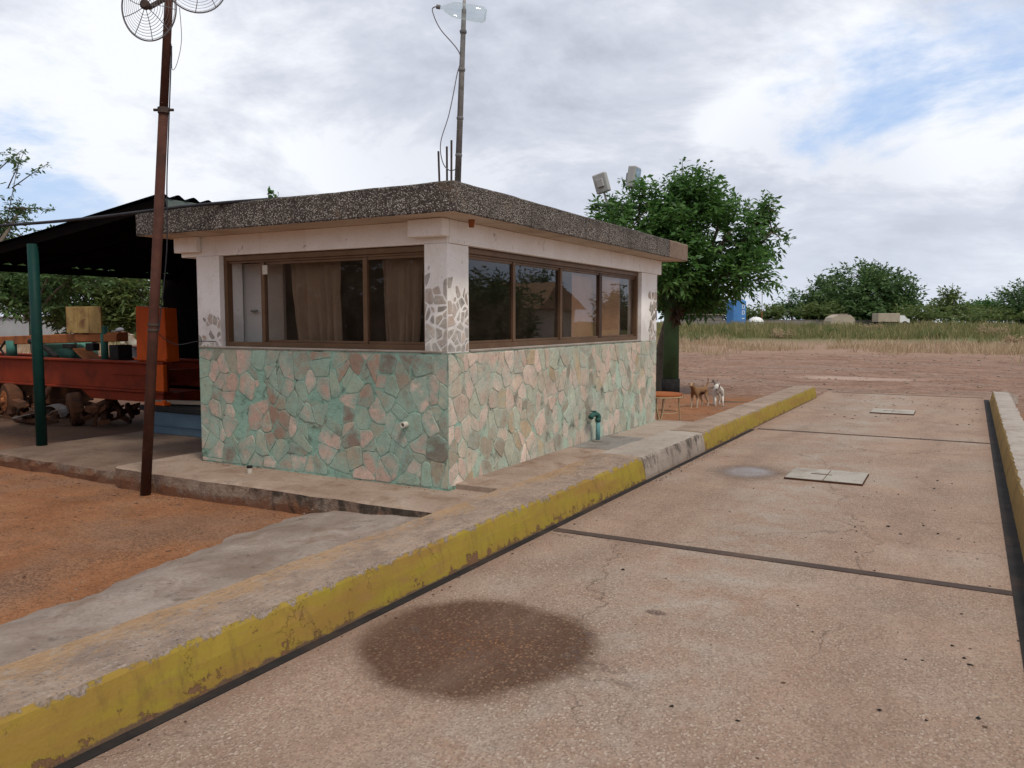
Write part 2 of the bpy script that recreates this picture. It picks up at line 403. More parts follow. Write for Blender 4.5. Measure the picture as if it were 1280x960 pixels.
m_kerbtan = concrete('kerb_top_tan', (.27, .20, .155), (.36, .275, .21), (.20, .14, .10), dark=(.10, .075, .06), dk=.75)
m_kerbface, nt, b = newmat('kerb_bare_face'); p = geo_pos(nt); X, Y, Z = sep(nt, p)[:3]
a = noise(nt, p, 3, 7, .66, .4); g = noise(nt, scl(nt, p, (1, 1, .35)), 7, 8, .72, .3); f = noise(nt, p, 45, 4, .7)
c = mix(nt, mapr(nt, a, .36, .62), (.25, .20, .165), (.36, .30, .25))
c = mix(nt, mapr(nt, M_(nt, 'ADD', g, mapr(nt, Z, .10, .22, 0, .08)), .54, .66, 0, .9), c, (.065, .055, .047))
c = mix(nt, mapr(nt, Z, .0, .05, .7, 0), c, (.17, .105, .07))
c = mix(nt, mapr(nt, f, .45, .7, 0, .4), c, (.14, .115, .095))
nt.links.new(c, b.inputs['Base Color']); b.inputs['Roughness'].default_value = .95
nt.links.new(bump(nt, M_(nt, 'ADD', a, f), .7, .015), b.inputs['Normal'])
m_kerbgrey = concrete('kerb_grey', (.33, .285, .245), (.40, .35, .30), (.26, .20, .16), dark=(.10, .085, .07), dk=.7)
m_kerbtop_old = concrete('kerb_top_worn', (.26, .20, .165), (.36, .265, .19), (.43, .30, .165), dark=(.12, .095, .08), dk=.55, ag=.5)
m_walk_shade = concrete('walk_concrete_shaded', (.15, .10, .073), (.215, .15, .11), (.12, .072, .05), dk=.75)  # left slab: stained concrete, its colour darkened for the shade by the shed
m_pad = concrete('pad_concrete', (.20, .188, .17), (.27, .255, .23), (.16, .13, .11), dk=.8)
m_hatch = concrete('hatch_plate', (.34, .31, .265), (.42, .39, .34), (.25, .20, .16), dark=(.16, .135, .105), dk=.75)

m_kerbtop, nt, b = newmat('kerb_top_worn_concrete'); p = geo_pos(nt); X, Y, Z = sep(nt, p)[:3]
u_ = M_(nt, 'SUBTRACT', M_(nt, 'MULTIPLY', Y, .0135), M_(nt, 'ADD', X, 2.883))
stp = scl(nt, p, (2.2, 1.2, 2)); a = noise(nt, stp, 2.6, 8, .72, .5); e = noise(nt, p, 26, 6, .75); f = noise(nt, scl(nt, p, (2.2, 1, 1)), 14, 6, .7, .4); g = noise(nt, p, 1.3, 5, .6)
c = mix(nt, mapr(nt, a, .38, .60), (.27, .20, .158), (.40, .295, .22))
c = mix(nt, mapr(nt, M_(nt, 'ADD', M_(nt, 'ADD', M_(nt, 'MULTIPLY', f, .5), M_(nt, 'MULTIPLY', g, .4)), mapr(nt, u_, .2, .5, -.05, .10)), .46, .58, 0, .7), c, (.45, .275, .135))
c = mix(nt, mapr(nt, f, .30, .40, .7, 0), c, (.15, .12, .105))
c = mix(nt, mapr(nt, noise(nt, p, 11, 8, .78, .3), .53, .62, 0, .7), c, (.42, .34, .275))
vk = vor(nt, p, 48); vkr = sep(nt, vk.outputs[1])
c = mix(nt, M_(nt, 'MULTIPLY', M_(nt, 'MULTIPLY', mapr(nt, vk.outputs[0], .25, .4, 1, 0), mapr(nt, vkr[0], .45, .5)), mapr(nt, u_, .34, .22, .1, .85)), c, mix(nt, vkr[1], (.13, .105, .095), (.46, .39, .34)))
c = mix(nt, mapr(nt, e, .55, .72, 0, .6), c, (.10, .075, .06))
nt.links.new(c, b.inputs['Base Color']); b.inputs['Roughness'].default_value = .92
nt.links.new(bump(nt, M_(nt, 'ADD', M_(nt, 'MULTIPLY', e, .8), M_(nt, 'ADD', f, a)), 1.0, .025), b.inputs['Normal'])

# --- yellow kerb paint with chips to the concrete
def yellow(name, ctop):
    m, nt, b = newmat(name); p = geo_pos(nt); X, Y, Z = sep(nt, p)[:3]
    st = scl(nt, p, (1, .7, 3.5))
    a = noise(nt, st, 2.2, 6, .6, .3); e = noise(nt, p, 9, 7, .7); f = noise(nt, p, 70, 3, .6)
    c = mix(nt, mapr(nt, a, .35, .66), (.27, .212, .03), (.285, .19, .036))
    c = mix(nt, mapr(nt, noise(nt, VM(nt, 'ADD', st, (4, 1, 7)), 1.4, 6, .6, .4), .48, .64, 0, .8), c, (.25, .145, .04))
    c = mix(nt, mapr(nt, noise(nt, st, 5, 6, .7, .3), .55, .7, 0, .5), c, (.27, .14, .07))
    # lost paint: along the top arris, the foot and in scattered scabs
    topw = mapr(nt, M_(nt, 'ADD', Z, M_(nt, 'MULTIPLY', M_(nt, 'SUBTRACT', e, .5), .24)), .224, .236)
    foot = mapr(nt, M_(nt, 'ADD', Z, M_(nt, 'MULTIPLY', M_(nt, 'SUBTRACT', e, .5), .09)), .014, .022, 1, 0)
    scab = mapr(nt, M_(nt, 'ADD', noise(nt, VM(nt, 'ADD', p, (2, 8, 1)), 8, 8, .75), mapr(nt, Z, .04, .11, .09, 0)), .64, .66)
    c = mix(nt, foot, c, (.12, .075, .05))
    c = mix(nt, scab, c, (.16, .085, .05))
    c = mix(nt, topw, c, mix(nt, mapr(nt, f, .4, .6), ctop, tuple(x * .6 for x in ctop)))
    c = mix(nt, mapr(nt, noise(nt, scl(nt, p, (1, 1, .35)), 11, 7, .75), .53, .70, 0, .6), c, (.15, .095, .035))
    ck = vor(nt, VM(nt, 'ADD', p, VM(nt, 'MULTIPLY', noise(nt, p, 2.5, 6, .7, out=1), (.5, .5, .5))), 1.1, 'DISTANCE_TO_EDGE')
    crk = M_(nt, 'MULTIPLY', mapr(nt, ck.outputs[0], 0, .004, 1, 0), mapr(nt, noise(nt, p, 1.0, 3), .50, .56, 0, .7))
    c = mix(nt, crk, c, (.13, .085, .03))
    c = mix(nt, mapr(nt, f, .45, .7, 0, .2), c, (.22, .15, .03))
    nt.links.new(c, b.inputs['Base Color']); b.inputs['Roughness'].default_value = .7
    h = M_(nt, 'SUBTRACT', M_(nt, 'ADD', M_(nt, 'MULTIPLY', e, .6), M_(nt, 'MULTIPLY', f, .2)), M_(nt, 'MAXIMUM', M_(nt, 'MULTIPLY', topw, .5), M_(nt, 'MAXIMUM', scab, crk)))
    nt.links.new(bump(nt, h, .6, .012), b.inputs['Normal'])
    return m
m_yellow = yellow('kerb_yellow', (.28, .22, .185))
m_strip = worn('joint_steel', (.02, .018, .018), (.034, .03, .028), 5, .8, (.085, .055, .04), .5, fine=40)
m_joint = worn('joint_beam', (.06, .043, .037), (.085, .062, .052), 4, .8, (.15, .10, .075), .5, fine=50)
m_kerbr = worn('kerb_brown_side', (.26, .165, .06), (.33, .215, .075), 3, .85, (.10, .075, .055), .7, fine=50)

# --- crazy paving (teal mortar + stones with their own tones)
def stonemat(name, wash, wash_amt, dirty):
    m, nt, b = newmat(name); p = geo_pos(nt)
    t = attr(nt, 'tone', 'Color')
    a = noise(nt, p, 7, 6, .65, .3); f = noise(nt, p, 55, 4, .7); w_ = noise(nt, VM(nt, 'ADD', p, (3, 3, 3)), 1.7, 7, .62, .8)
    c = mix(nt, mapr(nt, a, .35, .68), t, mix(nt, .5, t, (.30, .235, .185)))
    c = mix(nt, mapr(nt, noise(nt, p, 16, 5, .7), .55, .72, 0, .6), c, (.17, .14, .11))
    ed = attr(nt, 'edge')
    wm = M_(nt, 'ADD', M_(nt, 'ADD', w_, M_(nt, 'MULTIPLY', ed, .10)), M_(nt, 'MULTIPLY', M_(nt, 'SUBTRACT', noise(nt, p, 9, 7, .72), .5), .6))
    wash2 = mix(nt, mapr(nt, noise(nt, p, 4, 6, .65), .35, .65), wash, tuple(x * .72 for x in wash))
    c = mix(nt, mapr(nt, wm, .47, .66, 0, wash_amt), c, wash2)
    c = mix(nt, M_(nt, 'MULTIPLY', mapr(nt, ed, .9, 1, 0, 1), mapr(nt, noise(nt, p, 3.5, 6, .75), .51, .60, 0, .6)), c, (.055, .055, .042))
    c = mix(nt, mapr(nt, f, .45, .72, 0, .35), c, (.15, .14, .115))
    c = mix(nt, mapr(nt, noise(nt, VM(nt, 'ADD', p, (7, 1, 2)), 3.7, 8, .7, .5), .56, .74, 0, dirty), c, (.105, .10, .082))
    nt.links.new(c, b.inputs['Base Color']); b.inputs['Roughness'].default_value = .8
    nt.links.new(bump(nt, M_(nt, 'ADD', a, M_(nt, 'MULTIPLY', f, .5)), .5, .012), b.inputs['Normal'])
    return m
def mortar(name, c1, c2, dark, other):
    m, nt, b = newmat(name); p = geo_pos(nt)
    a = noise(nt, p, 3, 7, .65, .4); f = noise(nt, p, 40, 5, .7)
    c = mix(nt, mapr(nt, a, .36, .64), c1, c2)
    c = mix(nt, mapr(nt, noise(nt, VM(nt, 'ADD', p, (2, 6, 5)), 2.6, 7, .7, .5), .47, .58, 0, .9), c, other)
    c = mix(nt, mapr(nt, noise(nt, VM(nt, 'ADD', p, (5, 5, 5)), 6, 8, .74, .5), .52, .64, 0, .85), c, dark)
    c = mix(nt, mapr(nt, f, .45, .7, 0, .35), c, tuple(x * .45 for x in c1))
    nt.links.new(c, b.inputs['Base Color']); b.inputs['Roughness'].default_value = .85
    nt.links.new(bump(nt, M_(nt, 'ADD', a, M_(nt, 'MULTIPLY', f, .6)), .6, .015), b.inputs['Normal'])
    return m
m_stoneF = stonemat('stone_front', (.325, .455, .375), .88, .5)
m_stoneR = stonemat('stone_side', (.47, .53, .44), .72, .4)
m_stoneP = stonemat('stone_pillar', (.72, .69, .64), .5, .4)
m_mortF = mortar('mortar_teal', (.22, .36, .285), (.29, .445, .355), (.075, .08, .062), (.30, .285, .225))
m_mortR = mortar('mortar_pale_teal', (.38, .47, .37), (.44, .53, .42), (.10, .10, .078), (.40, .375, .30))

# --- white plaster, grimy
m_white, nt, b = newmat('white_plaster'); p = geo_pos(nt); X, Y, Z = sep(nt, p)[:3]
a = noise(nt, p, 2.5, 7, .62, .4); f = noise(nt, p, 50, 4, .7)
c = mix(nt, mapr(nt, a, .35, .68), (.88, .86, .83), (.80, .755, .70))
c = mix(nt, mapr(nt, noise(nt, scl(nt, p, (3, 3, .7)), 3, 8, .68, .4), .58, .78, 0, .5), c, (.50, .40, .33))
low = mapr(nt, M_(nt, 'ADD', Z, M_(nt, 'MULTIPLY', M_(nt, 'SUBTRACT', noise(nt, p, 6, 6, .7), .5), .6)), 1.5, 1.75, .6, 0)
c = mix(nt, low, c, (.47, .44, .41))
c = mix(nt, mapr(nt, noise(nt, VM(nt, 'ADD', p, (8, 2, 4)), 8, 8, .72), .62, .69, 0, .8), c, (.22, .19, .17))
c = mix(nt, mapr(nt, f, .5, .75, 0, .25), c, (.4, .36, .32))
nt.links.new(c, b.inputs['Base Color']); b.inputs['Roughness'].default_value = .85
nt.links.new(bump(nt, M_(nt, 'ADD', a, M_(nt, 'MULTIPLY', f, .4)), .4, .01), b.inputs['Normal'])
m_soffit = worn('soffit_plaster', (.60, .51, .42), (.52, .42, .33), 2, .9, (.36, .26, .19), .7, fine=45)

# --- exposed pebble fascia
m_peb, nt, b = newmat('pebble_fascia'); p = geo_pos(nt); X, Y, Z = sep(nt, p)[:3]
v = vor(nt, p, 78); vr = sep(nt, v.outputs[1])
pc = ramp(nt, vr[0], [(0, (.06, .052, .046)), (.3, (.14, .122, .106)), (.52, (.25, .222, .195)), (.76, (.40, .36, .32)), (1, (.58, .53, .48))])
c = mix(nt, mapr(nt, v.outputs[0], .36, .58), pc, (.06, .048, .04))
a = noise(nt, p, 3, 7, .65, .4)
c = mix(nt, mapr(nt, M_(nt, 'ADD', Z, M_(nt, 'MULTIPLY', M_(nt, 'SUBTRACT', a, .5), .5)), 2.66, 2.84, 0, .7), c, (.03, .027, .024))
c = mix(nt, mapr(nt, noise(nt, VM(nt, 'ADD', p, (4, 4, 1)), 4, 7, .7), .58, .72, 0, .55), c, (.20, .145, .10))
drip = noise(nt, scl(nt, p, (5, 5, .5)), 2.2, 7, .7, .3)
c = mix(nt, mapr(nt, drip, .54, .68, 0, .7), c, (.035, .03, .027))
c = mix(nt, mapr(nt, drip, .30, .40, .35, 0), c, (.30, .26, .22))
nt.links.new(c, b.inputs['Base Color']); b.inputs['Roughness'].default_value = .85
nt.links.new(bump(nt, mapr(nt, v.outputs[0], 0, .5, 1, 0), .8, .012), b.inputs['Normal'])

m_rooftop = concrete('roof_top', (.12, .105, .09), (.18, .155, .13), (.10, .08, .065))
m_roofend = concrete('roof_patch', (.19, .135, .105), (.26, .195, .15), (.14, .08, .055), dark=(.05, .035, .028), dk=.85)

m_frame = worn('brown_aluminium', (.15, .087, .05), (.19, .115, .07), 5, .42, (.09, .06, .04), .5, bump_s=.1, metal=.35)
m_frame_d = worn('brown_aluminium_dark', (.062, .036, .024), (.085, .05, .033), 5, .45, (.05, .035, .025), .5, bump_s=.1, metal=.3)

def glassmat(name, tint, boost=1.0):
    m = bpy.data.materials.new(name); m.use_nodes = True; nt = m.node_tree; nt.nodes.clear()
    out = nt.nodes.new('ShaderNodeOutputMaterial')
    tr = V(nt, 'ShaderNodeBsdfTransparent', None, Color=tint)
    p = geo_pos(nt)
    gl = V(nt, 'ShaderNodeBsdfGlossy', None, Color=(.95, .95, .97), Roughness=.015)
    nt.links.new(bump(nt, noise(nt, p, 1.3, 2, .5), .05, .02), gl.inputs['Normal'])
    lw = V(nt, 'ShaderNodeLayerWeight', None, Blend=.5)
    f5 = M_(nt, 'POWER', lw.outputs['Facing'], 3.6)
    fac = M_(nt, 'ADD', M_(nt, 'MULTIPLY', f5, .9 * boost), .035 * boost, True)
    ms = nt.nodes.new('ShaderNodeMixShader'); nt.links.new(fac, ms.inputs[0]); nt.links.new(tr.outputs[0], ms.inputs[1]); nt.links.new(gl.outputs[0], ms.inputs[2])
    dust = V(nt, 'ShaderNodeBsdfDiffuse', None, Color=(.34, .25, .19))
    ms2 = nt.nodes.new('ShaderNodeMixShader')
    nt.links.new(mapr(nt, noise(nt, p, 2.5, 7, .65, .4), .35, .8, .012, .08), ms2.inputs[0])
    nt.links.new(ms.outputs[0], ms2.inputs[1]); nt.links.new(dust.outputs[0], ms2.inputs[2])
    nt.links.new(ms2.outputs[0], out.inputs[0])
    return m
m_glass = glassmat('tinted_glass', (.80, .765, .73), .55)
m_glass_d = glassmat('dark_tinted_glass', (.60, .565, .535), .75)

m_glass_c = glassmat('clear_dusty_glass', (.90, .86, .82), .55)
m_curtain = worn('curtain_cloth', (.52, .42, .335), (.45, .355, .28), 3, .95, (.38, .29, .22), .6, fine=120, bump_s=.15)
m_curtain_b = worn('brown_blind_cloth', (.52, .35, .24), (.46, .31, .21), 3, .95, (.38, .25, .17), .5, fine=120, bump_s=.15)
m_lattice = worn('dark_lattice_cloth', (.05, .03, .025), (.13, .08, .06), 22, .9, (.02, .015, .012), .8, stain_scale=14)
m_room = worn('room_wall', (.12, .10, .085), (.09, .075, .065), 2, .9)
m_roomfloor = worn('room_floor', (.16, .13, .11), (.2, .16, .14), 2, .8)
m_door = worn('door_white', (.55, .52, .49), (.50, .47, .44), 2, .6, (.4, .36, .32), .4, bump_s=.1)

m_rust = worn('rusty_pole_paint', (.068, .028, .021), (.095, .042, .03), 8, .75, (.04, .023, .018), .7, stain_scale=5)
m_greypole = worn('weathered_grey_pole', (.14, .135, .13), (.22, .21, .20), 14, .8, (.07, .055, .045), .7, stain_scale=12)
m_wire = worn('grey_wire', (.16, .16, .165), (.2, .2, .2), 10, .6)
m_blackwire = worn('black_cable', (.03, .03, .035), (.045, .045, .05), 10, .6)
m_guard = worn('wire_guard_metal', (.22, .22, .23), (.16, .155, .155), 10, .5, (.11, .07, .05), .4)
m_rebar = worn('rebar', (.055, .045, .042), (.085, .06, .05), 20, .8)
m_tin = worn('dark_tin_roof', (.005, .005, .0055), (.007, .007, .007), 3, .9, (.01, .008, .007), .5, bump_s=.1)
m_fascia = worn('shed_edge_green', (.16, .20, .18), (.12, .15, .14), 5, .7, (.1, .09, .07), .5)
m_greenpost = worn('dark_green_paint', (.006, .034, .029), (.010, .044, .037), 5, .5, (.03, .04, .03), .6)
m_orange = worn('orange_machine_paint', (.68, .115, .014), (.62, .098, .012), 3, .55, (.20, .04, .015), .6)
m_redbeam = worn('dark_red_machine_paint', (.19, .027, .011), (.25, .036, .012), 2.5, .6, (.055, .017, .011), .8)
m_rustorange = worn('orange_rust', (.27, .095, .035), (.34, .125, .05), 7, .85, (.10, .05, .03), .8, stain_scale=5)
m_yellowpanel = worn('faded_yellow_panel', (.36, .24, .085), (.42, .29, .12), 6, .75, (.10, .03, .022), .9, stain_scale=4)
m_teal = worn('teal_machine_paint', (.045, .155, .13), (.06, .19, .155), 5, .6, (.05, .06, .045), .6)
m_tealtank = worn('pale_teal_tank', (.085, .235, .18), (.11, .27, .21), 4, .55, (.06, .12, .09), .5)
m_black = worn('black_rubber', (.016, .015, .015), (.028, .026, .025), 12, .8)
m_scrap = worn('scrap_steel', (.30, .30, .29), (.22, .21, .2), 6, .4, (.14, .08, .05), .6, metal=.5)
m_darkscrap = worn('dark_rusty_scrap', (.055, .03, .022), (.10, .045, .025), 9, .85, (.16, .06, .025), .6)
m_bluebin = worn('blue_grey_steel', (.075, .12, .165), (.09, .14, .185), 3, .6, (.09, .075, .06), .6)
for _m in (m_tin,):
    _m.node_tree.nodes['Principled BSDF'].inputs['Specular IOR Level'].default_value = 0
m_plank = worn('weathered_plank', (.36, .28, .22), (.28, .21, .16), 8, .9)
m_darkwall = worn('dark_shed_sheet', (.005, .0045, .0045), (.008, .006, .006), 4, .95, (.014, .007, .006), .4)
m_tealpipe = worn('teal_plastic_pipe', (.12, .27, .27), (.15, .31, .31), 6, .5, (.1, .15, .13), .5)
m_darkgreen_tap = worn('dark_green_tap', (.03, .09, .07), (.04, .11, .09), 8, .5)
m_cup = worn('cream_plastic', (.6, .56, .48), (.55, .5, .42), 10, .5)
m_bark = worn('grey_bark', (.11, .09, .07), (.16, .13, .10), 12, .95, (.07, .06, .045), .7, bump_s=.8, bd=.03)
m_mast = worn('green_painted_mast', (.055, .10, .048), (.075, .13, .06), 3, .6, (.035, .05, .03), .8)
m_lampgrey = worn('grey_lamp_housing', (.40, .40, .385), (.36, .355, .34), 6, .6, (.3, .27, .24), .4)
m_lampglass, nt, b = newmat('lamp_glass'); b.inputs['Base Color'].default_value = (.25, .36, .46, 1); b.inputs['Roughness'].default_value = .12; b.inputs['Specular IOR Level'].default_value = .6
m_tabletop = worn('rusty_orange_table', (.34, .11, .035), (.29, .088, .03), 6, .7, (.2, .07, .03), .5)
m_creamrod = worn('cream_metal_rod', (.48, .38, .24), (.40, .30, .18), 10, .6, (.24, .14, .07), .6)
m_bluetank = worn('blue_plastic_tank', (.075, .21, .47), (.09, .235, .51), 1.2, .5, (.06, .13, .3), .4)
m_whitesurf = worn('white_plastic', (.78, .78, .76), (.72, .72, .7), 2, .6)
m_beige = worn('beige_canvas', (.45, .38, .29), (.38, .32, .25), 1.5, .85, (.3, .25, .2), .5)
m_farwall = worn('grey_block_wall', (.20, .18, .165), (.25, .22, .2), .8, .9, (.13, .11, .1), .6)
m_lightwall = worn('light_grey_render', (.36, .36, .37), (.31, .31, .32), .6, .9, (.26, .25, .24), .5)
m_creamwall = worn('cream_house_wall', (.62, .55, .46), (.56, .49, .41), .8, .9)
m_tanroof = worn('tan_tile_roof', (.38, .245, .15), (.32, .20, .12), 2, .85)
m_skin = worn('skin', (.20, .11, .07), (.22, .12, .08), 8, .6, bump_s=.05)
m_shirt = worn('pale_shirt', (.48, .47, .38), (.42, .41, .33), 4, .9)
m_trouser = worn('dark_trousers', (.05, .05, .06), (.07, .07, .08), 5, .9)
m_cap = worn('grey_cap', (.16, .16, .18), (.2, .2, .22), 8, .9)
m_stonechip = worn('loose_stones', (.22, .155, .12), (.34, .265, .21), 30, .9, (.12, .08, .06), .6, stain_scale=20)
m_dirtstone = worn('brown_dirt_stones', (.15, .075, .045), (.27, .15, .095), 30, .9, (.07, .04, .028), .8, stain_scale=20)
m_litter = worn('dead_leaves_and_bits', (.075, .048, .034), (.12, .075, .05), 30, .9)

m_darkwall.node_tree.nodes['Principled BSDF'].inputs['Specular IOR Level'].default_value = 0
def leafmat(name, c1, c2, c3, trans=.35):
    m, nt, b = newmat(name); t = attr(nt, 'tone', 'Color'); r = sep(nt, t)
    c = ramp(nt, r[0], [(0, c1), (.55, c2), (1, c3)])
    nt.links.new(c, b.inputs['Base Color']); b.inputs['Roughness'].default_value = .5; b.inputs['Specular IOR Level'].default_value = .35
    tl = V(nt, 'ShaderNodeBsdfTranslucent', None, Color=c)
    ms = nt.nodes.new('ShaderNodeMixShader'); ms.inputs[0].default_value = trans
    out = nt.nodes['Material Output']
    nt.links.new(b.outputs[0], ms.inputs[1]); nt.links.new(tl.outputs[0], ms.inputs[2]); nt.links.new(ms.outputs[0], out.inputs[0])
    return m
m_leaf = leafmat('leaves_fresh', (.030, .082, .018), (.066, .155, .034), (.125, .24, .06), .42)
m_leaf2 = leafmat('leaves_deep', (.044, .092, .03), (.078, .145, .046), (.13, .19, .065), .42)
m_leaf3 = leafmat('leaves_yellowish', (.075, .12, .034), (.12, .17, .05), (.19, .21, .075), .45)
m_dry = leafmat('dry_grass', (.27, .185, .11), (.40, .29, .18), (.55, .43, .28), .35)
m_grn = leafmat('green_grass', (.115, .13, .045), (.19, .19, .07), (.33, .26, .13), .45)

# ------------------------------------------------------------------ ground
def sm(a, b, x):
    t = max(0, min(1, (x - a) / (b - a))); return t * t * (3 - 2 * t)
def gz(x, y):
    r = math.hypot(x, y)
    z = -0.022 + 0.9 * sm(42, 100, r)
    n = fbm(x * .9, y * .9) * .022 + fbm(x * 3.1, y * 3.1, 4) * .008
    if r > 22: n += fbm(x * .25, y * .25, 9) * .06 * sm(22, 34, r)
    deckm = sm(-3.6, -3.0, x) * (1 - sm(1.0, 1.6, x)) * (1 - sm(19.6, 20.6, y))
    z += n * (1 - deckm)
    z -= .03 * deckm
    # dirt banked up behind the kerb past the hut
    z += .135 * sm(10.6, 11.4, y) * (1 - sm(15.5, 18.5, y)) * sm(-9.5, -6.5, x) * (1 - sm(-3.35, -3.1, x))
    return z
def axis(lo, hi, dens):
    # dense where |v - c| is small
    out = []; v = lo
    while v < hi:
        out.append(v); v += dens(v)
    out.append(hi); return out
xs = axis(-320, 260, lambda v: .12 if -10 < v < 2.5 else max(.14, (abs(v + 4) - 6) * .14))
ys = axis(-60, 420, lambda v: .13 if 1 < v < 13 else (max(.14, (v - 13) * .05 + .13) if v >= 13 else max(.2, (1 - v) * .2)))
gv = [(x, y, gz(x, y)) for y in ys for x in xs]
nx = len(xs)
gf = [(j * nx + i, j * nx + i + 1, (j + 1) * nx + i + 1, (j + 1) * nx + i) for j in range(len(ys) - 1) for i in range(nx - 1)]
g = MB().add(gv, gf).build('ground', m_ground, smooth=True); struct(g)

# ------------------------------------------------------------------ weighbridge deck, kerbs
def kx(y): return -2.86 + .0135 * (y - 1.7)      # foot of the left kerb
def kr(y): return .435 + .0105 * (y - 6.8)       # foot of the right kerb
mb = MB()
def strip(mb, xa, xb, y0, y1, z, mi=0, n=1):
    yy = [y0 + (y1 - y0) * i / n for i in range(n + 1)]
    vs = [(xa(y), y, z) for y in yy] + [(xb(y), y, z) for y in yy]
    fs = [(i, n + 1 + i, n + 2 + i, i + 1) for i in range(n)]
    mb.add(vs, fs, mi)
def solid_strip(mb, xa, xb, y0, y1, z0, z1, mi=0):
    vs = [(xa(y0), y0, z0), (xb(y0), y0, z0), (xb(y1), y1, z0), (xa(y1), y1, z0), (xa(y0), y0, z1), (xb(y0), y0, z1), (xb(y1), y1, z1), (xa(y1), y1, z1)]
    mb.add(vs, [(3, 2, 1, 0), (4, 5, 6, 7), (0, 1, 5, 4), (1, 2, 6, 5), (2, 3, 7, 6), (3, 0, 4, 7)], mi)
solid_strip(mb, lambda y: kx(y) - .05, lambda y: kr(y) + .05, -6, 20.05, -.12, 0)
struct(mb.build('pavement', m_deck))
mb = MB(); solid_strip(mb, lambda y: kx(y) - .01, lambda y: kx(y) + .062 - .02 * (y > 10), -6, 12.4, -.03, .005)
struct(mb.build('kerb_joint_strip', m_strip))
mb = MB(); solid_strip(mb, lambda y: kr(y) - .085, lambda y: kr(y) + .01, -6, 19.4, -.03, .006)
struct(mb.build('kerb_joint_strip', m_strip))
for yy, hw, lb, gq in ((5.63, .045, 'dark steel joint crossing the concrete deck, the nearest and widest', 0), (12.5, .035, 'dark joint line crossing the deck between its two hatch covers', 0), (19.83, .03, 'thin dark joint at the far end of the concrete deck', 0)):
    mb = MB(); x0 = kx(yy) + .065; x1 = kr(yy) - .088
    n = 30
    for i in range(n):
        xa = x0 + (x1 - x0) * i / n; xb = x0 + (x1 - x0) * (i + 1) / n
    mb.box(x0, x1, yy - hw, yy + hw, -.03, .0055)
    tag(mb.build('joint_strip', m_joint), lb, 'steel joint')

def kerb(name, y0, y1, foot, top_front, top_back, zt, zb, dens, matfn, mats, roundend=False, flip=1):
    mb = MB(); n = max(2, int((y1 - y0) / dens)); prof = 9; vs = []
    for i in range(n + 1):
        y = y0 + (y1 - y0) * i / n; k = foot(y)
        e1 = fbm(y * 5, 1.7, 3) * .016 + fbm(y * 17, 4.2, 3) * .007
        e2 = fbm(y * 4, 7.7, 5) * .018
        z = zt + fbm(y * 1.3, 2.2) * .006
        if roundend:
            q = max(0, 1 - (y1 - y) / .45); z -= .10 * q ** 3; k -= flip * .16 * q ** 3
        P = [(k, -.03), (k - flip * .012, .03), (k - flip * (top_front * .5), z * .55), (k - flip * (top_front * .85 - e1 * .5), z - .028), (k - flip * (top_front + .008 - e1), z - .006 + e1 * .3),
             (k - flip * (top_front + .05), z), (k - flip * ((top_front + top_back) / 2), z + .004), (k - flip * (top_back - .03 + e2), z - .002), (k - flip * (top_back + e2), zb)]
        for (x, zz) in P:
            vs.append((x + fbm(y * 9, zz * 30, x * 3) * .003, y, zz))
    fs = []; mi = []
    for i in range(n):
        ym = y0 + (y1 - y0) * (i + .5) / n
        for k in range(prof - 1):
            f = (i * prof + k, (i + 1) * prof + k, (i + 1) * prof + k + 1, i * prof + k + 1)
            mb.add([], [], 0)
            fs.append(f if flip > 0 else tuple(reversed(f))); mi.append(matfn(ym, k))
    fs.append(tuple(range(prof)) if flip > 0 else tuple(reversed(range(prof)))); mi.append(matfn(y0, 0))
    e = tuple(n * prof + k for k in range(prof))
    fs.append(tuple(reversed(e)) if flip > 0 else e); mi.append(matfn(y1, 0))
    mb.v = vs; mb.f = fs; mb.m = mi; mb.tone = [(.5,) * 3] * len(fs)
    return struct(mb.build(name, mats, smooth=False))
YB0, YB1 = 7.86, 9.98
kerb('kerb', -5, YB0, kx, .07, .54, .246, .03, .05, lambda y, k: 0 if k < 4 else 1, [m_yellow, m_kerbtop])
kerb('kerb', YB0 + .004, YB1, kx, .055, .56, .240, .03, .05, lambda y, k: 0 if k < 4 else 1, [m_kerbface, m_kerbgrey])
kerb('kerb', YB1 + .004, 18.55, kx, .06, .50, .246, .03, .07, lambda y, k: 0 if k < 4 else 2, [m_yellow, m_kerbtop, m_kerbtan], roundend=True)
kerb('kerb', -5, 19.2, kr, .06, .36, .225, -.03, .06, lambda y, k: 0 if k < 4 else 1, [m_kerbr, m_kerbgrey], roundend=True, flip=-1)

# hatch covers
def hatch(label, x0, x1, y0, y1):
    t = thing('hatch_cover', ((x0 + x1) / 2, (y0 + y1) / 2, 0), label, 'hatch cover', 'hatch covers in the weighbridge deck')
    MB().box(x0 + .006, x1 - .006, y0 + .006, y1 - .006, -.02, .017).build('rim', m_darkscrap, t)
    mb = MB(); mid = (x0 + x1) / 2
    mb.box(x0 + .012, mid - .004, y0 + .012, y1 - .012, .0175, .024); mb.box(mid + .004, x1 - .012, y0 + .012, y1 - .012, .0175, .025)
    mb.build('plate', m_hatch, t, bevel=.004)
    mb = MB(); mb.box(mid - .16, mid + .05, (y0 + y1) / 2 - .012, (y0 + y1) / 2 + .012, .024, .028)
    mb.build('handle', m_darkscrap, t, bevel=.004)
hatch('pale rectangular hatch cover in the deck beside the damp grey spot', -1.56, -.79, 8.63, 9.30)
hatch('small pale hatch cover near the far end of the deck', -1.37, -.65, 15.6, 16.3)

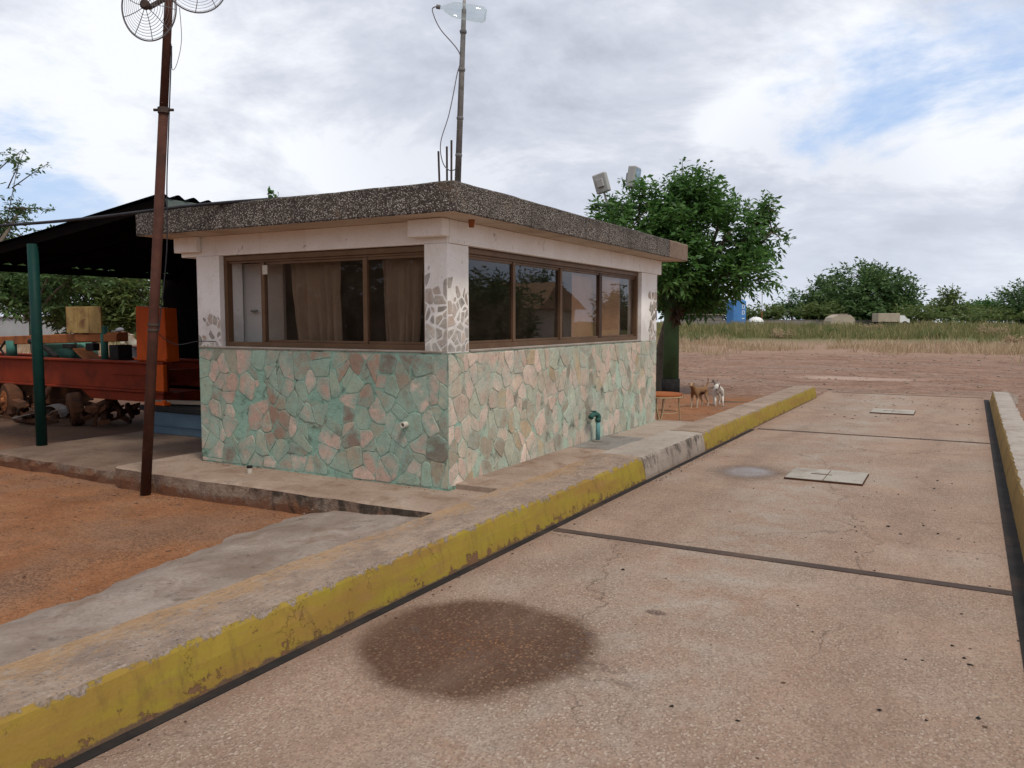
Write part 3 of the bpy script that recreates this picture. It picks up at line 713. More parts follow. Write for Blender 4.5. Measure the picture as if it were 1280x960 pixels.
# ------------------------------------------------------------------ slabs round the hut
def rough_slab(name, x0, x1, y0, y1, z0, z1, mtop, mside, amp=.02, step=.12, tilt=0.0, skewy=0.0):
    """concrete slab whose broken front edge (y0) and ends wander a little"""
    mb = MB(); n = int((x1 - x0) / step); rows = [0, .012, .05, .14, .5, 1]
    vs = []
    for i in range(n + 1):
        x = x0 + (x1 - x0) * i / n
        e = fbm(x * 2.1, y0, 2) * amp + fbm(x * 9, y0, 6) * amp * .5
        yf = y0 + e + skewy * (x - x0)
        e2 = fbm(x * 6, y0, 12) * amp
        vs.append((x, yf + e2 * .4 + .02, z0)); vs.append((x, yf + e2, (z0 + z1) * .5))
        for r_ in rows:
            y = yf + (y1 - yf) * r_
            zz = z1 - (.016 + abs(e2) * .4 if r_ == 0 else (.004 if r_ == .012 else 0)) + fbm(x * 1.5, y * 1.5, 8) * .004
            vs.append((x, y, zz))
        vs.append((x, y1, z0))
    k = 2 + len(rows) + 1
    for i in range(n):
        for j in range(k - 1):
            mb.add([], [])
            mb.f.append([i * k + j, (i + 1) * k + j, (i + 1) * k + j + 1, i * k + j + 1]); mb.m.append(1 if j < 2 else 0); mb.tone.append((.5,) * 3)
    mb.f.append(list(reversed(range(k)))); mb.m.append(1); mb.tone.append((.5,) * 3)
    mb.f.append([n * k + j for j in range(k)]); mb.m.append(1); mb.tone.append((.5,) * 3)
    mb.v = vs
    return struct(mb.build(name, [mtop, mside]))
rough_slab('walkway', -7.38, -3.30, 5.03, 8.0, -.06, .19, m_walk, m_slabside, amp=.035)
rough_slab('walkway', -9.85, -7.385, 5.20, 7.7, -.06, .125, m_walk_shade, m_slabside, amp=.045, skewy=-.03)
mb = MB(); mb.box(-3.86, -3.28, 5.80, 8.14, -.05, .238); struct(mb.build('walkway', m_walk, bevel=.008))
mb = MB(); mb.box(-3.86, -3.25, 8.145, 11.22, -.05, .212); struct(mb.build('walkway', m_walk2, bevel=.008))
dc = thing('drain_cover', (-3.44, 8.7, .212), 'flat grey concrete cover on the walkway under the standpipe', 'drain cover')
MB().box(-3.785, -3.085, 8.15, 9.26, .15, .219).build('frame', m_darkscrap, dc)
MB().box(-3.78, -3.10, 8.175, 9.235, .2195, .236).build('plate', m_pad, dc, bevel=.006)
# apron of old concrete between the dirt and the kerb
mb = MB(); vs = []; nu, nv = 150, 16
for i in range(nu + 1):
    y = -3 + (5.10 + 3) * i / nu
    xo = -4.68 + fbm(y * 1.1, 3.3) * .09 + fbm(y * 5, 3.3) * .05 + fbm(y * 17, 9.3) * .018 + .12 * (1 - sm(1.5, 3.5, y)) - .30 * sm(2.5, 5.0, y)
    for j in range(nv + 1):
        t = j / nv; x = xo + (-3.40 - xo) * t
        z = -.05 + .185 * min(1, t * 3.2) ** .6 * (.55 + .45 * t) + fbm(x * 2, y * 2, 3) * .015
        z -= .30 * sm(-3.66, -3.52, x) * (1 - sm(1.95, 2.3, y))
        vs.append((x, y, z))
fs = [(i * (nv + 1) + j, i * (nv + 1) + j + 1, (i + 1) * (nv + 1) + j + 1, (i + 1) * (nv + 1) + j) for i in range(nu) for j in range(nv)]
struct(mb.add(vs, [tuple(reversed(f)) for f in fs]).build('path', m_apron, smooth=True))

# ------------------------------------------------------------------ the hut
FY, RX, BX, BY = 5.69, -3.79, -6.87, 11.05
hut = thing('guard_hut', (-5.3, 8.4, .2), 'single-storey hut with crazy-paved green stone walls and flat pebbled roof beside the deck', 'building')
mb = MB(); mb.box(BX, RX, FY, FY + .2, .1, 1.372, 0); mb.box(RX - .2, RX, FY + .2, BY, .1, 1.372, 1)
wall = mb.build('lower_wall', [m_mortF, m_mortR], hut)

def clip(poly, a, b, c):         # keep a*x + b*y <= c
    out = []
    for i in range(len(poly)):
        p, q = poly[i], poly[(i + 1) % len(poly)]
        dp = a * p[0] + b * p[1] - c; dq = a * q[0] + b * q[1] - c
        if dp <= 0: out.append(p)
        if (dp < 0 < dq) or (dq < 0 < dp):
            t = dp / (dp - dq); out.append((p[0] + (q[0] - p[0]) * t, p[1] + (q[1] - p[1]) * t))
    return out
def crazy(W, Hh, n, gap, seed, keep=lambda u, v: True, relief=(.006, .016), pal=None, ku=1.22, skip=0.0):
    """irregular stones for a crazy-paved rectangle: (centre, outline, relief, tone, brightness)"""
    rr = random.Random(seed); pts = []; W2 = W * ku
    tries = 0; dmin = math.sqrt(W2 * Hh / n) * .60
    while len(pts) < n and tries < 30000:
        tries += 1
        q = (rr.uniform(0, W2), rr.uniform(0, Hh)); dm = dmin * rr.choice((.45, .65, 1, 1.7))
        if all((q[0] - s[0]) ** 2 + (q[1] - s[1]) ** 2 > dm * dm for s in pts): pts.append(q)
    wts = [rr.uniform(-.35, .45) * dmin * dmin for _ in pts]
    res = []
    for i, s in enumerate(pts):
        poly = [(.004, .004), (W2 - .004, .004), (W2 - .004, Hh - .004), (.004, Hh - .004)]
        g_ = gap * rr.choice((.35, .6, 1, 1.8))
        for j, t in enumerate(pts):
            if i == j: continue
            dx, dy = t[0] - s[0], t[1] - s[1]; L = math.hypot(dx, dy)
            if L > 1.3: continue
            dx /= L; dy /= L
            off = (L * L + wts[i] - wts[j]) / (2 * L)
            a_ = math.sin(i * 7.1 + j * 3.3 if i < j else j * 7.1 + i * 3.3) * .34      # joints do not run square to the centres
            nx_, ny_ = dx * math.cos(a_) - dy * math.sin(a_), dx * math.sin(a_) + dy * math.cos(a_)
            mx, my = s[0] + dx * off, s[1] + dy * off
            poly = clip(poly, nx_, ny_, nx_ * mx + ny_ * my - g_)
            if len(poly) < 3: break
        if len(poly) < 3: continue
        poly = [(x / ku, y) for x, y in poly]; cx_ = sum(p_[0] for p_ in poly) / len(poly); cy_ = sum(p_[1] for p_ in poly) / len(poly); s = (cx_, cy_)
        if not keep(*s) or rr.random() < skip: continue
        pp = []
        for k in range(len(poly)):
            a, b = poly[k], poly[(k + 1) % len(poly)]
            L = math.hypot(b[0] - a[0], b[1] - a[1])
            if L < .014: continue
            m_ = max(2, int(L / .03))
            for q in range(m_):
                t = q / m_
                x = a[0] + (b[0] - a[0]) * t; y = a[1] + (b[1] - a[1]) * t
                jx = fbm(x * 14 + seed, y * 14, 2 + i) * .009; jy = fbm(x * 14, y * 14 + seed, 7 + i) * .009
                if q == 0: x += (s[0] - x) * .05; y += (s[1] - y) * .05
                pp.append((min(max(x + jx, .003), W - .003), min(max(y + jy, .003), Hh - .003)))
        if len(pp) >= 4:
            res.append((s, pp, rr.uniform(*relief), rr.choice(pal), rr.uniform(.92, 1.28)))
    return res
def lay(mb, stones, to3, mi=0):
    for s, pp, dep, tone, k in stones:
        n = len(pp); tn = tuple(min(1, x * k) for x in tone); vs = []
        for ins, d_, e in ((0, -.003, 1), (.02, dep * .75, 1), (.09, dep, .8), (.42, dep * 1.04, .3)):
            vs += [to3(u + (s[0] - u) * ins, v + (s[1] - v) * ins, d_) for u, v in pp]; mb.edge += [e] * n
        vs.append(to3(s[0], s[1], dep * 1.05)); mb.edge.append(0)
        fs = []
        for i in range(n):
            j = (i + 1) % n
            fs += [(r_ * n + i, r_ * n + j, (r_ + 1) * n + j, (r_ + 1) * n + i) for r_ in range(3)] + [(3 * n + i, 3 * n + j, 4 * n)]
        mb.add(vs, fs, mi, tn)
palF = [(.55, .375, .30), (.58, .41, .335), (.48, .365, .28), (.52, .385, .31), (.27, .23, .175), (.33, .29, .21), (.40, .39, .29), (.30, .39, .295), (.28, .38, .295), (.60, .445, .365), (.20, .145, .115), (.33, .21, .155), (.17, .155, .125), (.56, .40, .33)]
palR = [(.58, .43, .345), (.62, .475, .39), (.53, .42, .33), (.48, .42, .325), (.44, .45, .345), (.45, .48, .37), (.36, .31, .23), (.58, .455, .36), (.64, .51, .42), (.27, .245, .19), (.48, .37, .23)]
mb = MB()
lay(mb, crazy(RX - BX, 1.165, 135, .002, 11, pal=palF, relief=(.001, .006), skip=.07), lambda u, v, dd: (BX + u, FY - dd, .2 + v))
mb.build('stone_cladding', m_stoneF, hut, tones=True)
mb = MB()
lay(mb, crazy(BY - FY, 1.15, 245, .002, 23, pal=palR, relief=(.001, .006), skip=.07), lambda u, v, dd: (RX + dd, FY + u, .215 + v))
mb.build('stone_cladding', m_stoneR, hut, tones=True)
# sill line of cement
mb = MB(); mb.box(BX + .003, RX - .06, FY - .008, FY + .12, 1.373, 1.392); mb.box(RX - .12, RX + .008, FY + .36, BY - .64, 1.373, 1.394)
mb.build('sill', m_kerbgrey, hut, bevel=.005)
# pillars
pil = [(BX, BX + .33, FY + .002, FY + .30), (RX - .235, RX - .002, FY + .002, FY + .338), (RX - .2, RX - .002, BY - .63, BY)]
palP = [(.34, .30, .25), (.28, .265, .24), (.40, .33, .26), (.36, .31, .27), (.22, .21, .195), (.43, .32, .25)]
for k, (x0, x1, y0, y1) in enumerate(pil):
    o = MB().box(x0, x1, y0, y1, 1.374, 2.30).build('pillar', m_white, hut)
    mb = MB()
    if k == 1:
        kp = lambda u, v: v < .50 + .16 * fbm(u * 7, v * 3, 4) or (v < .62 and rng.random() < .3)
        lay(mb, crazy(.232, .9, 34, .008, 5, kp, (.001, .005), palP), lambda u, v, dd: (x0 + u, y0 - dd, 1.38 + v))
        lay(mb, crazy(.33, .9, 46, .010, 6, kp, (.001, .005), palP), lambda u, v, dd: (x1 + dd, y0 + u, 1.38 + v))
    elif k == 0:
        kp = lambda u, v: v < .12 or (v < .32 and rng.random() < .4)
        lay(mb, crazy(.33, .9, 70, .012, 8, kp, (.001, .003), palP), lambda u, v, dd: (x0 + u, y0 - dd, 1.38 + v))
    else:
        kp = lambda u, v: u > .33 and v < .7 and rng.random() < .8
        lay(mb, crazy(.63, .9, 60, .014, 9, kp, (.003, .008), palP), lambda u, v, dd: (x1 + dd, y0 + u, 1.38 + v))
    mb.build('stone_facing', m_stoneP, o, tones=True)
# beam and corbels
mb = MB(); mb.box(-7.11, RX - .004, FY + .012, FY + .24, 2.302, 2.502); mb.box(RX - .22, RX + .012, FY + .02, 11.2, 2.304, 2.502)
mb.build('beam', m_white, hut, bevel=.006)
mb = MB(); mb.box(-4.13, -3.765, FY - .10, FY + .0, 2.355, 2.502); mb.build('corbel', m_white, hut, bevel=.01)
mb = MB(); mb.box(-7.135, -6.80, FY - .06, FY + .008, 2.345, 2.502); mb.build('corbel', m_white, hut, bevel=.01)
# back and side walls, floor
mb = MB(); mb.box(BX, BX + .16, FY + .303, BY, .1, 2.5); mb.box(BX + .16, RX - .2, BY - .16, BY - .003, .1, 2.5)
mb.build('rear_wall', m_room, hut)
MB().box(BX + .16, RX - .2, FY + .2, BY - .16, .15, .23).build('floor', m_roomfloor, hut)
dm = MB(); dm.box(BX + .20, BX + .87, 6.02, 6.06, .235, 2.24); dd_ = dm.build('door', m_door, hut, bevel=.006)
MB().tube([(BX + .46, 6.02, 1.75), (BX + .46, 5.98, 1.75), (BX + .54, 5.98, 1.75)], .012).build('handle', m_scrap, dd_)
# roof slab
def roofbox(mb, x0, x1, y0, y1, z0, z1):
    """slab with subdivided, slightly uneven rim"""
    P = []
    n1 = int((x1 - x0) / .1); n2 = int((y1 - y0) / .1)
    for i in range(n1): P.append((x0 + (x1 - x0) * i / n1, y0))
    for i in range(n2): P.append((x1, y0 + (y1 - y0) * i / n2))
    for i in range(n1): P.append((x1 - (x1 - x0) * i / n1, y1))
    for i in range(n2): P.append((x0, y1 - (y1 - y0) * i / n2))
    n = len(P); cx, cy = (x0 + x1) / 2, (y0 + y1) / 2
    vs = []
    for lev, (z, ins) in enumerate(((z0, .006), (z0 + .012, 0), (z0 + (z1 - z0) * .5, 0), (z1 - .014, 0), (z1, .012), (z1 - .002, .1))):
        for (x, y) in P:
            e = fbm(x * 7, y * 7, z * 9) * .004
            e2 = fbm(x * 3, y * 3, 5 + z) * (.007 if lev >= 3 else .003)
            vs.append((x - (ins + e) * (1 if x > cx else -1) * (1 if abs(x - cx) > (x1 - x0) / 2 - .001 else 0),
                       y - (ins + e) * (1 if y > cy else -1) * (1 if abs(y - cy) > (y1 - y0) / 2 - .001 else 0), z + e2))
    for lv in range(5):
        for i in range(n):
            j = (i + 1) % n
            xm = (P[i][0] + P[j][0]) / 2; ym = (P[i][1] + P[j][1]) / 2
            mi = 1 if lv >= 4 else (3 if (ym > 10.62 and xm > x1 - .01) or ym > y1 - .01 else 0)
            mb.f.append([lv * n + i, lv * n + j, (lv + 1) * n + j, (lv + 1) * n + i]); mb.m.append(mi); mb.tone.append((.5,) * 3)
    mb.f.append([5 * n + i for i in range(n)]); mb.m.append(1); mb.tone.append((.5,) * 3)
    mb.f.append(list(reversed(range(n)))); mb.m.append(2); mb.tone.append((.5,) * 3)
    mb.v = vs
mb = MB(); roofbox(mb, -7.31, -3.48, 5.33, 11.46, 2.503, 2.742)
roof = mb.build('roof', [m_peb, m_rooftop, m_soffit, m_roofend], hut)
# windows
def window(axis_, a0, a1, z0, z1, plane, muls, glass, dark=None):
    mb = MB(); t = .045; dpt = .07
    def bx(u0, u1, q0, q1, d0, d1, mi=0, m=mb):
        if axis_ == 'x': m.box(u0, u1, plane + d0, plane + d1, q0, q1, mi)
        else: m.box(plane - d1, plane - d0, u0, u1, q0, q1, mi)
    bx(a0, a1, z0, z0 + t, 0, dpt); bx(a0, a1, z1 - t * 1.1, z1, 0, dpt); bx(a0, a0 + t, z0 + t, z1 - t * 1.1, 0, dpt); bx(a1 - t, a1, z0 + t, z1 - t * 1.1, 0, dpt)
    bx(a0 + t, a1 - t, z1 - t * 1.1 - .022, z1 - t * 1.1, .02, dpt - .004)
    wobj = mb.build('window', m_frame, hut, bevel=.003)
    edges = [a0 + t] + list(muls) + [a1 - t]
    for i, mu in enumerate(muls):
        m2 = MB(); w2 = .024 if not (dark is not None and i == dark) else .042
        bx(mu - w2, mu + w2, z0 + t + .001, z1 - t * 1.1 - .024, .012, dpt - .012, 0, m2)
        m2.build('mullion', m_frame_d if (dark is not None and i == dark) else m_frame, wobj, bevel=.003)
    for i in range(len(edges) - 1):
        lo = edges[i] + (.002 if i == 0 else .026 + (.018 if dark is not None and i - 1 == dark else 0))
        hi = edges[i + 1] - (.002 if i == len(edges) - 2 else .026 + (.018 if dark is not None and i == dark else 0))
        off = .034 if i % 2 == 0 else .044
        if axis_ == 'x' and i == 0: continue            # this sash stands open
        m3 = MB(); bx(lo, hi, z0 + t + .026, z1 - t * 1.1 - .048, off, off + .005, 0, m3)
        pane = m3.build('pane', glass(i), wobj)
        for q0, q1 in ((z0 + t + .0012, z0 + t + .025), (z1 - t * 1.1 - .047, z1 - t * 1.1 - .0235)):
            m4 = MB(); bx(lo, hi, q0, q1, off - .012, off + .014, 0, m4); m4.build('rail', m_frame, wobj, bevel=.002)
    return wobj
wf = window('x', -6.535, -4.028, 1.393, 2.295, FY + .055, (-6.01, -4.73), lambda i: m_glass)
wr = window('y', FY + .342, BY - .635, 1.396, 2.297, RX - .05, (6.97, 8.04, 9.15), lambda i: m_glass_d if i < 2 else m_glass_c, dark=2)
# little wall fittings
MB().lathe((-4.23, FY + .01, .74), (0, -1, 0), [(0, .026), (.07, .026), (.07, .018), (.03, .018)], 14).build('pipe_stub', m_cup, hut, smooth=False)
MB().box(-5.985, -5.92, FY + .042, FY + .054, 2.10, 2.19).build('switch_box', m_cup, hut, bevel=.004)
MB().tube([(-3.66, FY + .18, 2.503), (-3.66, FY + .18, 2.44)], [.03, .022], 8).build('rusty_fixing', m_rustorange, hut)
# rebar ends on the roof
for (x, y, hh, lx) in ((-3.80, 5.60, .30, -.01), (-3.74, 5.62, .335, 0), (-3.685, 5.60, .375, .004), (-6.95, 7.10, .17, .0), (-6.86, 7.15, .16, 0), (-6.70, 7.1, .19, .0)):
    MB().tube([(x, y, 2.72), (x + lx, y, 2.74 + hh)], .0085, 6).build('rebar', m_rebar, hut)

# curtains in the hut
def curtain(label, ax, a0, a1, z0, z1, plane, waves, amp, mat, lean=0.0, grp=None, gather=0.0):
    mb = MB(); n = 60; k = 8; vs = []
    for j in range(k + 1):
        tz = j / k; z = z1 + (z0 - z1) * tz
        for i in range(n + 1):
            t = i / n
            a = a0 + (a1 - a0) * t + lean * tz * (1 - t) + gather * (tz ** 2) * (.5 - t)
            dd = math.sin(t * waves * 6.28 + 1.3 * math.sin(t * 9)) * amp * (.4 + .6 * tz) + fbm(t * 6, tz * 1.5, a0) * amp
            vs.append((a, plane + dd, z) if ax == 'x' else (plane - dd, a, z))
    fs = [(j * (n + 1) + i, j * (n + 1) + i + 1, (j + 1) * (n + 1) + i + 1, (j + 1) * (n + 1) + i) for j in range(k) for i in range(n)]
    o = mb.add(vs, fs).build('curtain', mat, smooth=True, solid=.003)
    return tag(o, label, 'curtain', 'curtains hanging inside the hut')
curtain('draped beige curtain behind the middle pane of the front window', 'x', -5.82, -5.17, 1.30, 2.27, FY + .25, 5, .032, m_curtain, .10)
curtain('beige curtain filling the right pane of the front window', 'x', -4.68, -4.22, 1.30, 2.27, FY + .25, 4, .034, m_curtain, .0, None, .16)
curtain('flat brown curtain behind the last two panes of the side window', 'y', 8.52, 10.02, 1.30, 2.27, RX - .16, 4, .008, m_curtain_b)
o = MB().box(-4.21, -4.07, FY + .26, FY + .275, 1.32, 2.24).build('curtain', m_lattice); tag(o, 'dark patterned drape beside the corner pillar, in the front window', 'curtain', 'curtains hanging inside the hut')

# ------------------------------------------------------------------ poles
ap = thing('antenna_pole', (-3.66, 5.64, 2.74), 'thin grey stick with a plastic bottle tied on top, on the roof corner', 'pole')
def apz(t): return Vector((-3.645 + .10 * t, 5.63 - .02 * t, 2.72 + 1.72 * t))
MB().tube([apz(0), apz(.5), apz(.82)], [.027, .023, .019], 8).build('pole', m_greypole, ap, smooth=True)
MB().tube([apz(.80), apz(.92), apz(1)], [.013, .013, .011], 8).build('tip', m_whitesurf, ap, smooth=True)
for t in (.16, .33, .55, .72):
    q = apz(t); MB().lathe(q - Vector((0, 0, .012)), (0, 0, 1), [(0, .027), (.012, .030), (.024, .027)], 8).build('binding', m_wire, ap)
m_pet = bpy.data.materials.new('clear_plastic'); m_pet.use_nodes = True; nt = m_pet.node_tree; nt.nodes.clear()
out = nt.nodes.new('ShaderNodeOutputMaterial'); tr = V(nt, 'ShaderNodeBsdfTransparent', None, Color=(.90, .93, .93)); gl = V(nt, 'ShaderNodeBsdfGlossy', None, Color=(.9, .95, .95), Roughness=.12)
df = V(nt, 'ShaderNodeBsdfTranslucent', None, Color=(.75, .82, .8)); lw = V(nt, 'ShaderNodeLayerWeight', None, Blend=.35)
m1 = nt.nodes.new('ShaderNodeMixShader'); nt.links.new(M_(nt, 'ADD', M_(nt, 'MULTIPLY', lw.outputs['Facing'], .55), .06), m1.inputs[0]); nt.links.new(tr.outputs[0], m1.inputs[1])
m2 = nt.nodes.new('ShaderNodeMixShader'); m2.inputs[0].default_value = .5; nt.links.new(df.outputs[0], m2.inputs[1]); nt.links.new(gl.outputs[0], m2.inputs[2])
nt.links.new(m2.outputs[0], m1.inputs[2]); nt.links.new(m1.outputs[0], out.inputs[0])
bc = apz(.80) + Vector((0, 0, 0)); bd = (RT * .985 + Vector((0, 0, -.17))).normalized()
b0 = bc - bd * .20 + FH * -.05
bot = MB().lathe(b0, bd, [(0, .014), (.03, .014), (.06, .030), (.11, .055), (.16, .062), (.21, .058), (.27, .062), (.36, .060), (.38, .045), (.37, .01)], 20).build('bottle', m_pet, ap, smooth=True)
MB().lathe(b0 - bd * .018, bd, [(0, .017), (.03, .017)], 14).build('cap', m_greypole, bot)
def spline(pts, n=8):
    P = [Vector(p) for p in pts]; out = []
    for i in range(len(P) - 1):
        a = P[max(i - 1, 0)]; b = P[i]; c = P[i + 1]; d_ = P[min(i + 2, len(P) - 1)]
        for k in range(n):
            t = k / n
            out.append(.5 * ((2 * b) + (c - a) * t + (2 * a - 5 * b + 4 * c - d_) * t * t + (3 * b - a - 3 * c + d_) * t ** 3))
    out.append(P[-1]); return out
q = b0 - bd * .02
MB().tube(spline([q, q - RT * .03 - Vector((0, 0, .03)), q + RT * .03 - Vector((0, 0, .17)), apz(.62) - RT * .02, apz(.52) - RT * .04, apz(.35) - RT * .09, apz(.22) - RT * .15, apz(.13) - RT * .13, apz(.09) - RT * .07, apz(.10)]), .0045, 6).build('cable', m_wire, ap, smooth=True)

rp = thing('tall_rusty_pole', (-6.81, 4.97, 0), 'tall leaning rust-brown pole carrying two round wire fan guards', 'pole')
def rpz(z): return Vector((-6.815 + .125 * z, 4.97, z))
MB().tube([rpz(-.05), rpz(1.5), rpz(3.55)], [.048, .046, .042], 12).build('pole', m_rust, rp, smooth=True)
MB().tube([rpz(3.54), rpz(5.0)], [.038, .034], 12).build('upper_pole', m_rust, rp, smooth=True)
c = rpz(3.55); mb = MB(); mb.lathe(c - Vector((0, 0, .03)), (0, 0, 1), [(0, .052), (.05, .052)], 12); mb.tube([c - RT * .09, c + RT * .09], .013, 6); mb.build('coupling', m_rebar, rp)
for z in (1.55, 1.6):
    MB().lathe(rpz(z), (0.02, 0, 1), [(0, .05), (.012, .052), (.024, .05)], 12).build('wire_tie', m_rebar, rp)
def guard(c, axis_, r, dome):
    c = Vector(c); ax = Vector(axis_).normalized(); a = ax.cross(Vector((0, 0, 1))).normalized(); b = ax.cross(a)
    mb = MB()
    def pt(rr_, an): return c + (a * math.cos(an) + b * math.sin(an)) * rr_ + ax * (dome * (1 - (rr_ / r) ** 2))
    for k in range(3, 12):
        rr_ = r * k / 11.5; wr = .0022
        mb.tube([pt(rr_, 2 * math.pi * i / 40) for i in range(41)], wr, 4, cap=False)
    mb.tube([pt(r, 2 * math.pi * i / 48) for i in range(49)], .007, 6, cap=False)
    for i in range(9):
        an = 2 * math.pi * i / 9 + .2
        mb.tube([pt(r * t, an + .25 * (1 - t)) for t in (.1, .4, .7, 1)], .0035, 5, cap=False)
    return mb
g1 = rpz(4.42) - RT * .135 - FH * .09 + Vector((0, 0, -.03))
go = guard(g1, (-FH - RT * .25 + Vector((0, 0, -.10))), .275, .05).build('fan_guard', m_guard, rp, smooth=True)
mb = MB(); mb.lathe(g1 + FH * -.05, -FH, [(0, .04), (.03, .045), (.05, .03)], 12); mb.tube([g1, rpz(4.52)], .022, 8); mb.build('hub', m_rebar, go)
g2 = rpz(4.64) + RT * .21 + FH * .03 + Vector((0, 0, .04))
go = guard(g2, (-FH + RT * .5 + Vector((0, 0, -.35))), .275, .05).build('fan_guard', m_guard, rp, smooth=True)
mb = MB(); mb.lathe(g2 + FH * -.05, -FH, [(0, .04), (.03, .045), (.05, .03)], 12); mb.tube([g2, rpz(4.52)], .022, 8); mb.build('hub', m_rebar, go)
MB().tube(spline([g1 + RT * .27, rpz(4.15) + RT * .13, rpz(3.95) + RT * .1, rpz(3.9) + RT * .06, rpz(4.05) + RT * .05, rpz(4.12) + RT * .04]), .003, 5).build('cable', m_wire, rp, smooth=True)
MB().tube(spline([rpz(4.1) + RT * .045, rpz(3.3) + RT * .055, rpz(2.9) + RT * .062, rpz(2.3) + RT * .09, rpz(1.7) + RT * .06, rpz(1.55) + RT * .052]), .006, 6).build('cable', m_blackwire, rp, smooth=True)
o = MB().tube(spline([(-16.5, 4.2, 2.78), (-12.5, 4.45, 2.66), (-8.76, 4.80, 2.635), (-7.6, 5.0, 2.66), (-6.3, 5.27, 2.735), (-5.2, 5.5, 2.752), (-4.6, 5.9, 2.75)]), [.016] * 48 + [.016], 6).build('overhead_cable', m_blackwire, smooth=True)
tag(o, 'sagging dark cable crossing in front of the shed to the hut roof', 'cable')
o = MB().tube(spline([rpz(1.57), (-6.75, 5.3, 1.42), (-6.84, FY - .03, 1.44), (-6.6, FY - .012, 1.44)]), .004, 5).build('tie_wire', m_blackwire, smooth=True)
tag(o, 'thin dark wire from the rusty pole to the hut pillar', 'wire')

# ------------------------------------------------------------------ shed
sh = thing('tin_shed', (-9.6, 7.5, 0), 'open shed with dark corrugated tin roof on green posts left of the hut', 'shed')
x0, x1, y0, y1 = -11.85, -7.46, 5.72, 9.6; zl, zh = 2.47, 2.985
mb = MB(); n = int((y1 - y0) / .025); vs = []
def rz(x): return zl + (zh - zl) * (x - x0) / (x1 - x0)
for i in range(n + 1):
    y = y0 + (y1 - y0) * i / n; wv = math.sin(2 * math.pi * (y - y0) / .2) * .022
    for x in (x0, (x0 + x1) / 2, x1):
        vs.append((x, y, rz(x) + wv - (.02 if x not in (x0, x1) else 0)))
fs = [(i * 3 + k, i * 3 + k + 1, i * 3 + 4 + k, i * 3 + 3 + k) for i in range(n) for k in (0, 1)]
mb.add(vs, fs).build('roof', m_tin, sh, smooth=True, solid=.012)
def sbeam(mb, p, q, wy, hz):
    p, q = Vector(p), Vector(q); a = (q - p); L = a.length; a.normalize(); up = Vector((0, 0, 1)); s_ = a.cross(up).normalized(); u = s_.cross(a)
    mb.obox((p + q) / 2, a, s_, u, L / 2, wy / 2, hz / 2)
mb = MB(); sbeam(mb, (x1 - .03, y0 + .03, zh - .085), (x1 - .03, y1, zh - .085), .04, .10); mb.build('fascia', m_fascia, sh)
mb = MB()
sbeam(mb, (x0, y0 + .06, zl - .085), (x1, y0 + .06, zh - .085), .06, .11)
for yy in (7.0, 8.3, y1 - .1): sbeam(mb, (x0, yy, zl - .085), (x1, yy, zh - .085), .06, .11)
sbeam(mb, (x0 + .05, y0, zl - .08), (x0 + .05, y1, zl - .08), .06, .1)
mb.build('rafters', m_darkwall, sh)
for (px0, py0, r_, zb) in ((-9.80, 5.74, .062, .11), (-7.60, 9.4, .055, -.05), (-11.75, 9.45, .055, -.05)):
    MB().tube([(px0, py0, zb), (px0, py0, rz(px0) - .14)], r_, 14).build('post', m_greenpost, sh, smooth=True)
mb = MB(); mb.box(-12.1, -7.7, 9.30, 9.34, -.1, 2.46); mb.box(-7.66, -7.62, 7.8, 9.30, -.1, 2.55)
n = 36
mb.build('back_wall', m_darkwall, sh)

# ------------------------------------------------------------------ rusty rig and scrap under/near the shed
rig = thing('drilling_rig', (-12.6, 8.3, 0), 'old orange rig on a long dark red trailer chassis behind the shed post', 'machine')
mb = MB()
mb.box(-16.8, -10.28, 7.92, 7.96, .60, 1.0); mb.box(-16.8, -10.28, 7.86, 8.02, 1.001, 1.035); mb.box(-16.8, -10.28, 7.86, 8.02, .565, .598)
mb.box(-16.8, -10.28, 8.76, 8.80, .60, 1.0); mb.box(-16.8, -10.28, 8.70, 8.86, 1.001, 1.035)
for x in (-16.2, -14.9, -13.4, -12.0, -10.6): mb.box(x, x + .1, 7.97, 8.75, .7, .9)
mb.build('chassis', m_redbeam, rig, bevel=.006)
mb = MB(); mb.add([(-12.35, 7.90, .56), (-12.1, 7.90, .42), (-10.35, 7.90, .42), (-10.35, 7.90, .56), (-12.35, 8.7, .56), (-12.1, 8.7, .42), (-10.35, 8.7, .42), (-10.35, 8.7, .56)],
       [(0, 1, 2, 3), (7, 6, 5, 4), (0, 4, 5, 1), (1, 5, 6, 2), (2, 6, 7, 3), (3, 7, 4, 0)])
mb.box(-11.55, -10.4, 7.895, 7.915, .82, .84); mb.build('outrigger_frame', m_redbeam, rig, bevel=.005)
for _x in (-13.8, -15.6): MB().box(_x, _x + .5, 7.95, 8.75, .25, .56).build('suspension', m_darkscrap, rig, bevel=.02)
mb = MB(); mb.add([(-10.97, 7.93, 1.037), (-10.27, 7.93, 1.037), (-10.30, 7.93, 1.84), (-10.96, 7.93, 1.875), (-10.97, 8.15, 1.037), (-10.27, 8.15, 1.037), (-10.30, 8.15, 1.84), (-10.96, 8.15, 1.875)],
       [(0, 1, 2, 3), (7, 6, 5, 4), (0, 4, 5, 1), (1, 5, 6, 2), (2, 6, 7, 3), (3, 7, 4, 0)])
cab = mb.build('cabinet', m_orange, rig, bevel=.012)
MB().box(-10.99, -10.26, 7.90, 7.925, 1.06, 1.085).build('ledge', m_orange, cab)
MB().box(-10.62, -10.25, 7.84, 7.91, .60, 1.0).build('lower_door', m_orange, rig, bevel=.01)
mb = MB(); mb.obox((-14.0, 8.2, 1.325), (1, 0, .03), (0, 1, 0), (0, 0, 1), 2.35, .09, .075); mb.obox((-12.2, 8.1, 1.37), (1, 0, .02), (0, 1, 0), (0, 0, 1), .55, .02, .06)
